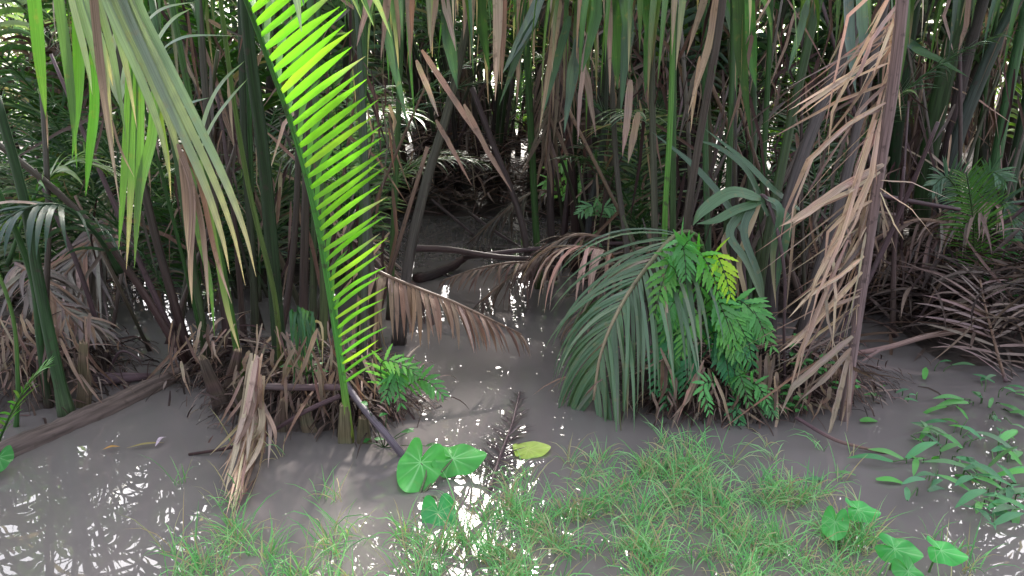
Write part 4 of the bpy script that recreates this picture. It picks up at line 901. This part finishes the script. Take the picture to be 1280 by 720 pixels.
# ------------------------------------------------------------------ ferns
def fern_frond(parent, pts, n, pl, pw, col, seed, tipc=None, droop=.5, up=None):
    rr = random.Random(seed); P = crom([V(p) for p in pts], 6); m1, m2 = MB(), MB()
    m1.tube(P, rads(len(P), .0035, .0018), [(.05, .06, .03)] * len(P), 5)
    up = up or V((0, -.7, .8))
    for i in range(n):
        u = (i + .5) / n; p, t = sample(P, .14 + .84 * u); sd = t.cross(up).normalized(); nm = sd.cross(t)
        f = (.65 + .35 * min(1, u * 3.5)) * (1 - .6 * max(0, (u - .45) / .55))
        for side in (-1, 1):
            a = rad(62 - 25 * u + rr.uniform(-6, 6)); d = (t * math.cos(a) + sd * side * math.sin(a) + nm * rr.uniform(-.15, .1)).normalized()
            L_ = pl * f * rr.uniform(.9, 1.1); sg = 10; PP, X, W_, C = [], [], [], []; q = p.copy(); x = d.cross(nm).normalized(); c = jit(col, .15, rr)
            for k2 in range(sg + 1):
                s = k2 / sg; PP.append(q.copy()); X.append(x); w = pw * f * (math.sin(math.pi * min(1, .12 + s * .88)) ** .7) * (1.15 if k2 % 2 else .72)
                W_.append(max(.0015, w * (1 - .2 * s))); C.append(lerpc(c, tipc, s * .5) if tipc else c)
                d = (d + V((0, 0, -1)) * (droop / sg)).normalized(); q = q + d * (L_ / sg)
            m2.ribbon(PP, X, W_, C, .25)
    b = sample(P, .999)
    so = m1.build('frond_stalk', M_STALK, parent); m2.build('leaflets', M_SOFT, so); return so
FG = (.10, .34, .10)
b = at(862, 420, 4.3)
FR = thing('fern', 'bushy bright green fern growing on the right clump beside the drooping frond', 'fern', tuple(b))
FL = [([(868, 380), (858, 330), (845, 300), (852, 352 - 10)], 0)]
fl = [ # (start, mid, end, colour)
 ((872, 360), (852, 300), (858, 350), FG), ((868, 372), (872, 318), (900, 370), (.12, .42, .06)), ((880, 360), (892, 318), (914, 374), (.30, .52, .03)), ((878, 392), (858, 370), (832, 398), FG),  # the yellow green frond has a sun fleck put into its colour
 ((872, 398), (900, 385), (935, 428), (.10, .33, .08)), ((880, 402), (920, 375), (968, 440), (.12, .36, .10)), ((874, 400), (850, 405), (835, 480), FG), ((872, 380), (850, 352), (838, 332), FG),
 ((876, 395), (905, 400), (925, 460), (.08, .27, .06)), ((882, 385), (930, 380), (958, 425), (.10, .32, .09)), ((870, 410), (845, 430), (830, 466), (.06, .22, .05)), ((868, 390), (845, 385), (828, 412), FG),
 ((880, 410), (900, 430), (912, 478), (.04, .2, .08)), ((868, 360), (850, 322), (862, 300), FG), ((884, 400), (905, 395), (945, 470), (.09, .3, .08))]
rq = random.Random(66)
for q in range(16):
    a = (rq.uniform(862, 900), rq.uniform(350, 470)); dx = rq.choice([-1, 1, 1, 1]) * rq.uniform(20, 62); dy = rq.uniform(20, 60)
    fl.append((a, (a[0] + dx * .5, a[1] - rq.uniform(10, 30)), (a[0] + dx, min(540, a[1] + dy)), jit(rq.choice([FG, (.13, .36, .08), (.15, .42, .1), (.06, .24, .1)]), .1, rq)))
for i, (a, m_, e_, c) in enumerate(fl):
    Y0 = 4.25; fern_frond(FR, [at(*a, Y0), at(*m_, Y0 - .12), at((m_[0] * .4 + e_[0] * .6), (m_[1] * .5 + e_[1] * .5) - 6, Y0 - .2), at(*e_, Y0 - .24)], 10, .125, .034, c, 200 + i, up=V((0, -1, .5)))
FR2 = thing('fern', 'small fern low on the right clump just above the water', 'fern', tuple(at(925, 500, 4.0)))
for i, (a, m_, e_, c) in enumerate([((905, 480), (880, 480), (888, 518), FG), ((920, 480), (925, 470), (938, 508), (.09, .3, .08)), ((930, 500), (920, 510), (934, 552), (.07, .27, .10)), ((935, 495), (955, 500), (968, 520), (.08, .27, .09)), ((925, 490), (945, 480), (962, 510), FG)]):
    fern_frond(FR2, [at(*a, 4.05), at(*m_, 3.95), at(*e_, 3.88)], 9, .085, .026, c, 230 + i, up=V((0, -1, .5)))
FR3 = thing('fern', 'light green fern on the right end of the front left clump', 'fern', tuple(at(478, 500, 3.8)))
for i, (a, m_, e_, c) in enumerate([((480, 500), (478, 452), (518, 462), (.16, .36, .1)), ((482, 498), (492, 460), (502, 512), (.1, .36, .1)), ((484, 500), (490, 470), (482, 500), (.09, .3, .09)), ((500, 490), (528, 474), (556, 496), (.1, .3, .09)), ((482, 496), (505, 462), (522, 470), (.12, .33, .1))]):
    fern_frond(FR3, [at(*a, 3.85), at(*m_, 3.75), at(*e_, 3.66)], 9, .10, .03, c, 240 + i, up=V((0, -1, .6)))
FR4 = thing('fern', 'small sunlit fern on the far bank between the dark stalks', 'fern', tuple(at(705, 265, 8.6)))
for i, (a, m_, e_) in enumerate([((706, 260), (700, 205), (715, 218)), ((706, 260), (690, 225), (684, 240)), ((706, 260), (725, 225), (728, 245)), ((706, 262), (715, 240), (712, 250))]):
    fern_frond(FR4, [at(*a, 8.6), at(*m_, 8.5), at(*e_, 8.4)], 9, .2, .06, (.22, .45, .16), 250 + i)  # brighter than the other ferns, sunlight put into the green
FR5 = thing('fern', 'pale small fern among dead leaves left of the drooping frond', 'fern', tuple(at(745, 275, 6.2)))
for i, (a, m_, e_) in enumerate([((745, 278), (740, 258), (722, 268)), ((748, 278), (755, 260), (770, 262)), ((746, 330), (735, 300), (760, 322))]):
    fern_frond(FR5, [at(*a, 6.2), at(*m_, 6.15), at(*e_, 6.1)], 8, .12, .035, (.15, .33, .16), 260 + i)

# young green palm on the right bank
b = at(1220, 385, 5.9)
YP = thing('palm_seedling', 'young palm with one upright feathery green frond on the right bank', 'young palm', tuple(b))
for i, (pts, L_, c) in enumerate([([(1221, 385, 5.9), (1219, 330, 5.85), (1216, 270, 5.8), (1208, 216, 5.75)], .34, (.08, .24, .03)), ([(1219, 340, 5.9), (1205, 260, 5.9), (1185, 222, 5.85), (1166, 232, 5.8)], .22, (.1, .2, .12)), ([(1221, 350, 6.0), (1240, 270, 6.0), (1258, 255, 5.95), (1268, 300, 5.9)], .24, (.09, .17, .11)), ([(1220, 340, 6.0), (1222, 250, 6.05), (1238, 216, 6.0), (1256, 226, 5.95)], .18, (.1, .2, .12))]):
    m1, m2 = MB(), MB(); P = crom([at(*p) for p in pts], 6)
    frond(m1, m2, P, .01, .004, .22, .98, 36, L_, .016, 62, .35, up=V((0, -1, .1)), pal=[c], scol=(MDG, (.1, .2, .04), DKG), brown=0, seg=5, wav=.05, jang=4, skip=0, prof=lambda u: .55 + .45 * math.sin(math.pi * min(1, u * 1.15)), flare=.1)
    so = m1.build('frond_stalk', M_STALK, YP); m2.build('leaflets', M_LEAF, so)
# dark feathery frond between the brown stalks
m1, m2 = MB(), MB(); P = crom([at(800, 330, 6.6), at(806, 250, 6.6), at(812, 170, 6.5), at(830, 118, 6.4)], 6)
YP2 = thing('palm_seedling', 'young palm with a blue grey feathery frond behind the upright brown stalks', 'young palm', tuple(at(800, 335, 6.6)))
frond(m1, m2, P, .012, .005, .2, .98, 34, .34, .02, 66, .3, up=V((0, -1, .1)), pal=[(.1, .15, .13), BLG], scol=(DKG, DKG, DKG), brown=0, seg=5, jang=4)
so = m1.build('frond_stalk', M_STALK, YP2); m2.build('leaflets', M_LEAF, so)
# small tuft by the left clump (pandanus like)
m1 = MB(); TU = thing('small_plant', 'tuft of narrow drooping green blades inside the front left clump', 'plant', tuple(at(370, 420, 4.0)))
for i in range(26):
    x = R.uniform(362, 405); strip(m1, [at(372 + R.uniform(-4, 4), 415, 4.05), at((372 + x) / 2 + R.uniform(-10, 14), R.uniform(385, 410), 3.95), at(x, R.uniform(440, 500), 3.88)], .014, jit(R.choice([(.06, .2, .08), (.05, .15, .07), STRAW, (.1, .25, .08)]), .2), V((.2, -1, .4)), None, 5)
m1.build('blades', M_SOFT, TU)

# ------------------------------------------------------------------ water plants at right
def lance(mb, c, d, L, W, col, rr, lob=False):
    d = V(d).normalized(); strip(mb, [c, c + d * L * .5 + V((0, 0, L * .1)), c + d * L], W, col, V((0, -.3, 1)), None, 5, .15, shape=lambda s: max(.04, math.sin(math.pi * min(1, .1 + .9 * s)) ** .8))
    if lob:
        sd = d.cross(UPV)
        for k2 in (-1, 1): strip(mb, [c, c + (sd * k2 * .8 - d * .5) * L * .3], W * .5, col, V((0, -.3, 1)), None, 3, .1, shape=lambda s: max(.05, 1 - s))
WG = [(.07, .24, .1), (.06, .2, .09), (.11, .33, .1), (.08, .3, .06), (.12, .24, .12)]
wl = {'sprawling water plant with narrow leaves in the middle of the right pool': [(1155, 525, 40, -20), (1175, 560, 45, 10), (1215, 545, 40, 80), (1200, 575, 50, -60), (1130, 570, 60, 160), (1160, 610, 35, 30), (1210, 520, 30, 100), (1170, 590, 50, 200), (1230, 580, 40, 200), (1150, 545, 40, 40), (1185, 540, 30, 140)],
      'water plant with arrow leaves crowding the right edge': [(1240, 560, 55, 20), (1250, 590, 60, -10), (1255, 610, 60, -30), (1235, 620, 50, -80), (1265, 570, 50, 40), (1215, 630, 50, -100), (1270, 630, 50, 200), (1225, 600, 50, 120), (1250, 535, 40, 60), (1270, 600, 45, 100), (1240, 640, 40, 10)],
      'upper water plant beside the stiff dead frond': [(1225, 490, 40, 80), (1255, 480, 35, -60), (1205, 495, 50, 180), (1232, 470, 35, 30), (1250, 500, 45, -70), (1240, 520, 30, -100)],
      'narrow leafed water plant by the pinkish stalk': [(1155, 470, 50, 60), (1175, 448, 30, -20), (1190, 452, 40, -40), (1120, 487, 24, 10), (1130, 495, 26, 0), (1145, 490, 22, 190)],
      'scattered low leaves floating left of the arrow leaves': [(1080, 490, 40, -10), (1075, 522, 45, 5), (1095, 595, 50, -10), (1070, 590, 35, 190), (1010, 595, 30, 10), (1100, 480, 25, 30)]}
for i, (lb, lv) in enumerate(wl.items()):
    rr = random.Random(300 + i); cx = sum(a[0] for a in lv) / len(lv); cy = sum(a[1] for a in lv) / len(lv); b = gnd(cx, cy, 0)
    e = thing('water_plant', lb, 'water plant', tuple(b), 'water plants in the right pool')
    for (px, py, L_, a) in lv:
        for rep in range(3 if i < 3 else 1):
            z = rr.uniform(.015, .075) if i < 4 else .015
            c0 = gnd(px + rep * rr.uniform(-14, 14), py + rep * rr.uniform(-12, 12) + 4, z); m = MB(); d = V((math.cos(rad(a + rep * rr.uniform(-80, 80))), math.sin(rad(a)), rr.uniform(-.25, .35)))
            lance(m, c0, d, L_ / 245 * rr.uniform(.5, .95), L_ / 245 * rr.uniform(.13, .22), jit(rr.choice(WG), .2, rr), rr, i in (1, 0) and rr.random() < .5)
            if z > .02:
                P = crom([b.lerp(V((c0.x, c0.y, -.02)), .75), (b * .25 + c0 * .75) - V((0, 0, .01)), c0], 3); m.tube([V((p.x, p.y, max(-.02, p.z))) for p in P], [.003] * len(P), [(.08, .16, .06)] * len(P), 5)
            m.build('leaf', M_SOFT, e)

# small leafy plants on right bank
for i, (px, py, Y, n, lb) in enumerate([(1248, 372, 5.6, 14, 'low broad leafed green plant on the right bank under the young palm'), (1268, 318, 5.9, 14, 'leafy green seedling at the right edge beside the young palm'), (985, 500, 4.0, 22, 'dark leafy weed at the foot of the hanging purple midrib'), (1008, 455, 4.2, 22, 'leafy weed behind the straw coloured leaflets'), (383, 455 + 0, 3.85, 6, 'tiny leafy sprout in the front left clump'), (480, 545, 3.66, 7, 'small green sprout in the water below the light fern'), (1048, 475, 4.2, 8, 'leafy sprig behind the straw coloured frond near the water')]):
    rr = random.Random(400 + i); b = at(px, py + 15, Y); m = MB()
    s = .09 if i in (0, 1) else .06
    for k2 in range(n):
        a = rr.uniform(0, 6.28); q = b + V((rr.gauss(0, s), rr.gauss(0, s * .5), abs(rr.gauss(0, s * 1.3)) + .02)); m.tube([b, (b + q) / 2 + V((0, 0, .01)), q], [.003, .002, .002], [MDG] * 3, 4)
        lance(m, q, V((math.cos(a), math.sin(a) - .3, rr.uniform(-.3, .3))), s * rr.uniform(.8, 1.3), s * .42, jit((.06, .24, .06), .25, rr), rr)
    tag(m.build('weed', M_SOFT, None, tuple(b)), lb, 'plant')

# ------------------------------------------------------------------ grass growing in the shallow water
rr = random.Random(77); m = MB()
spots = []
def dens(px, py):
    d = 0
    for cx, cy, sx, sy, w in [(700, 690, 130, 50, .75), (850, 595, 50, 45, 1.6), (880, 650, 100, 60, 1.1), (960, 650, 60, 60, .9), (600, 690, 60, 40, .9), (270, 690, 45, 25, .8), (300, 650, 20, 20, .3), (690, 640, 50, 35, .7), (400, 640, 80, 50, .16), (440, 695, 130, 25, .3), (540, 620, 60, 40, .3), (1050, 690, 60, 30, .7), (770, 640, 60, 45, .8), (1200, 700, 60, 20, .25)]:
        d += w * math.exp(-((px - cx) / sx) ** 2 - ((py - cy) / sy) ** 2)
    g_ = gnd(px, py); f_ = math.sin(g_.x * 9 + 2 * math.sin(g_.y * 7)) * math.sin(g_.y * 11 + 2 * math.sin(g_.x * 6))
    if (px - 546) ** 2 / 900 + (py - 655) ** 2 / 700 < 1 or (480 < px < 610 and py < 640): return 0
    return d * max(.02, .35 + 1.3 * f_)
nb = 0
while nb < 700:
    px, py = rr.uniform(200, 1280), rr.uniform(555, 790)
    if rr.random() > min(1, dens(px, min(py, 715))): continue
    nb += 1; b = gnd(px, py, -.01); k2 = rr.randint(5, 11); tall = rr.uniform(.6, 1.2)
    for q in range(k2):
        a = rr.uniform(0, 6.28); l = rr.uniform(.04, .17) * tall; c = jit(rr.choice([(.13, .38, .12), (.18, .44, .17), (.09, .28, .1), (.24, .46, .2), (.36, .33, .2), (.13, .33, .12), (.3, .25, .15)]), .2, rr)
        blade(m, b + V((rr.uniform(-.025, .025), rr.uniform(-.025, .025), 0)), (math.cos(a) * .5, math.sin(a) * .5, rr.uniform(.6, 1.8)), l * 1.5, rr.uniform(.002, .0055), c, rr.uniform(.2, 2.0), V((math.cos(a), math.sin(a), .3)).cross(UPV) if False else V((0, -.3, 1)), 4, .1, None, 0, rr)
stuff(tag(m.build('grass', M_GRASS, None, tuple(gnd(700, 660))), 'fresh green grass standing in the shallow water along the bottom', 'grass'))

# ------------------------------------------------------------------ dead leaf litter (uncountable)
m = MB(); rr = random.Random(88)
def litter(cx, cy, sx, sy, n, L=(.15, .5), W=(.01, .03), up=.12, zmax=.2, pal=DRYS):
    for i in range(n):
        x, y = cx + rr.gauss(0, sx), cy + rr.gauss(0, sy); z = max(.0, hgt(x, y)) + rr.uniform(0.0, zmax) ** 1.2
        a = rr.uniform(0, 6.28)
        if hgt(x, y) < -.06: continue
        blade(m, (x, y, z), (math.cos(a), math.sin(a), rr.uniform(-.25, up * 3)), rr.uniform(*L), rr.uniform(*W), jit(rr.choice(pal), .25, rr), rr.uniform(.1, .9), V((rr.uniform(-.5, .5), rr.uniform(-.5, .5), 1)), 5, .4, None, rr.uniform(-.6, .6), rr, .3)
LP = [(.22, .15, .13), (.3, .2, .17), PNK, BRN, (.14, .1, .09), DKB]
def roots(cx, cy, sx, sy, n, pal):
    for i in range(n):
        dx, dy = rr.gauss(0, 1), rr.gauss(0, 1); x, y = cx + dx * sx, cy + dy * sy; z = max(0, hgt(x, y)) + rr.uniform(0, .13)
        a = math.atan2(dy * sy - .05, dx * sx) + rr.gauss(0, .8); L = rr.uniform(.05, .26)
        blade(m, (x, y, z), (math.cos(a), math.sin(a), rr.uniform(-.6, .7)), L, rr.uniform(.003, .016), jit(rr.choice(pal), .3, rr), rr.uniform(.4, 2.2), V((rr.uniform(-.6, .6), rr.uniform(-.6, .6), 1)), 4, .4, None, rr.uniform(-1, 1), rr, .5)
RP = [(.07, .045, .04), (.05, .033, .03), (.10, .07, .06), (.17, .12, .105), DKB, (.03, .02, .018), (.14, .09, .075), (.27, .2, .175)]
for px, py, sx, sy, n in [(400, 510, .26, .13, 900), (300, 472, .22, .12, 500), (450, 515, .13, .1, 500), (350, 500, .2, .12, 400), (30, 480, .3, .2, 900), (90, 450, .25, .2, 300), (850, 500, .18, .1, 400), (900, 508, .2, .1, 500), (970, 500, .2, .1, 500), (1030, 480, .2, .14, 400)]:
    g = gnd(px, py); roots(g.x, g.y, sx, sy, n, RP)
for px, py, sx, sy, n in [(400, 500, .28, .15, 60), (300, 465, .25, .15, 50), (40, 470, .3, .25, 120), (860, 495, .3, .12, 70), (960, 495, .25, .12, 80), (1010, 480, .22, .15, 50)]:
    g = gnd(px, py); litter(g.x, g.y, sx, sy, n, zmax=.3, W=(.008, .022), pal=LP)
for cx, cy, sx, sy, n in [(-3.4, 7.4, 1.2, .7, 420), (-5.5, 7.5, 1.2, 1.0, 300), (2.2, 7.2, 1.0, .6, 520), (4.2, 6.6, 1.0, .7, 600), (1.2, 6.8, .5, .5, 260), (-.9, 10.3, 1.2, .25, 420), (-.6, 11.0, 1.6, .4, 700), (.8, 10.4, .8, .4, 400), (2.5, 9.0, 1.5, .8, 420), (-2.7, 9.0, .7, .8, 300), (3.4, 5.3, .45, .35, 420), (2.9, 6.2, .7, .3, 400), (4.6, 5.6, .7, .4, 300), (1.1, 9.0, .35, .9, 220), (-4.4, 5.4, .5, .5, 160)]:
    litter(cx, cy, sx, sy, n, L=(.25, .8), W=(.012, .032), up=.2, zmax=(.9 if cy > 10 else .5), pal=[mulc(c, .75 if cy > 10 or cx < -2 else .45) for c in LP])  # grove shade and the lighter, lit far heap are put into the litter colour
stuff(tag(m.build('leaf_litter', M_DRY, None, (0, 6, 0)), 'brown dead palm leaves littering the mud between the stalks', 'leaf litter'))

# remove unused prototypes
for kd in PROTO:
    for i, (a, b) in enumerate(PROTO[kd]):
        if (kd, i) not in USED: bpy.data.objects.remove(b); bpy.data.objects.remove(a)

# ------------------------------------------------------------------ light
SUN_EL, SUN_AZ = 37, 3      # azimuth measured from +Y (ahead) toward +X
w = bpy.data.worlds.new('World'); scene.world = w; w.use_nodes = True
nt = w.node_tree; bg = nt.nodes['Background']; sky = nt.nodes.new('ShaderNodeTexSky'); sky.sky_type = 'NISHITA'; sky.sun_disc = False
sky.sun_elevation = rad(SUN_EL); sky.sun_rotation = rad(SUN_AZ); sky.air_density = 1.0; sky.dust_density = 3.0; sky.ozone_density = 1.0
hs = nt.nodes.new('ShaderNodeHueSaturation'); hs.inputs['Saturation'].default_value = .4; nt.links.new(sky.outputs[0], hs.inputs['Color'])
wm = nt.nodes.new('ShaderNodeMix'); wm.data_type = 'RGBA'; wm.blend_type = 'MULTIPLY'; wm.inputs['Factor'].default_value = 1; wm.inputs['B'].default_value = (1.0, .97, .95, 1)
nt.links.new(hs.outputs[0], wm.inputs['A']); nt.links.new(wm.outputs['Result'], bg.inputs[0]); bg.inputs[1].default_value = .14
sd = bpy.data.lights.new('sun', 'SUN'); sd.energy = 3.6; sd.angle = rad(4); sd.color = (1, .95, .86)
so = bpy.data.objects.new('sun', sd); COL.objects.link(so)
dirv = V((math.sin(rad(SUN_AZ)) * math.cos(rad(SUN_EL)), math.cos(rad(SUN_AZ)) * math.cos(rad(SUN_EL)), math.sin(rad(SUN_EL))))
so.rotation_euler = dirv.to_track_quat('Z', 'Y').to_euler()
scene.view_settings.view_transform = 'Standard'; scene.view_settings.look = 'None'; scene.view_settings.exposure = 2.4; scene.view_settings.gamma = 1
scene.cycles.max_bounces = 6; scene.cycles.transparent_max_bounces = 4
scene.cycles.use_denoising = True
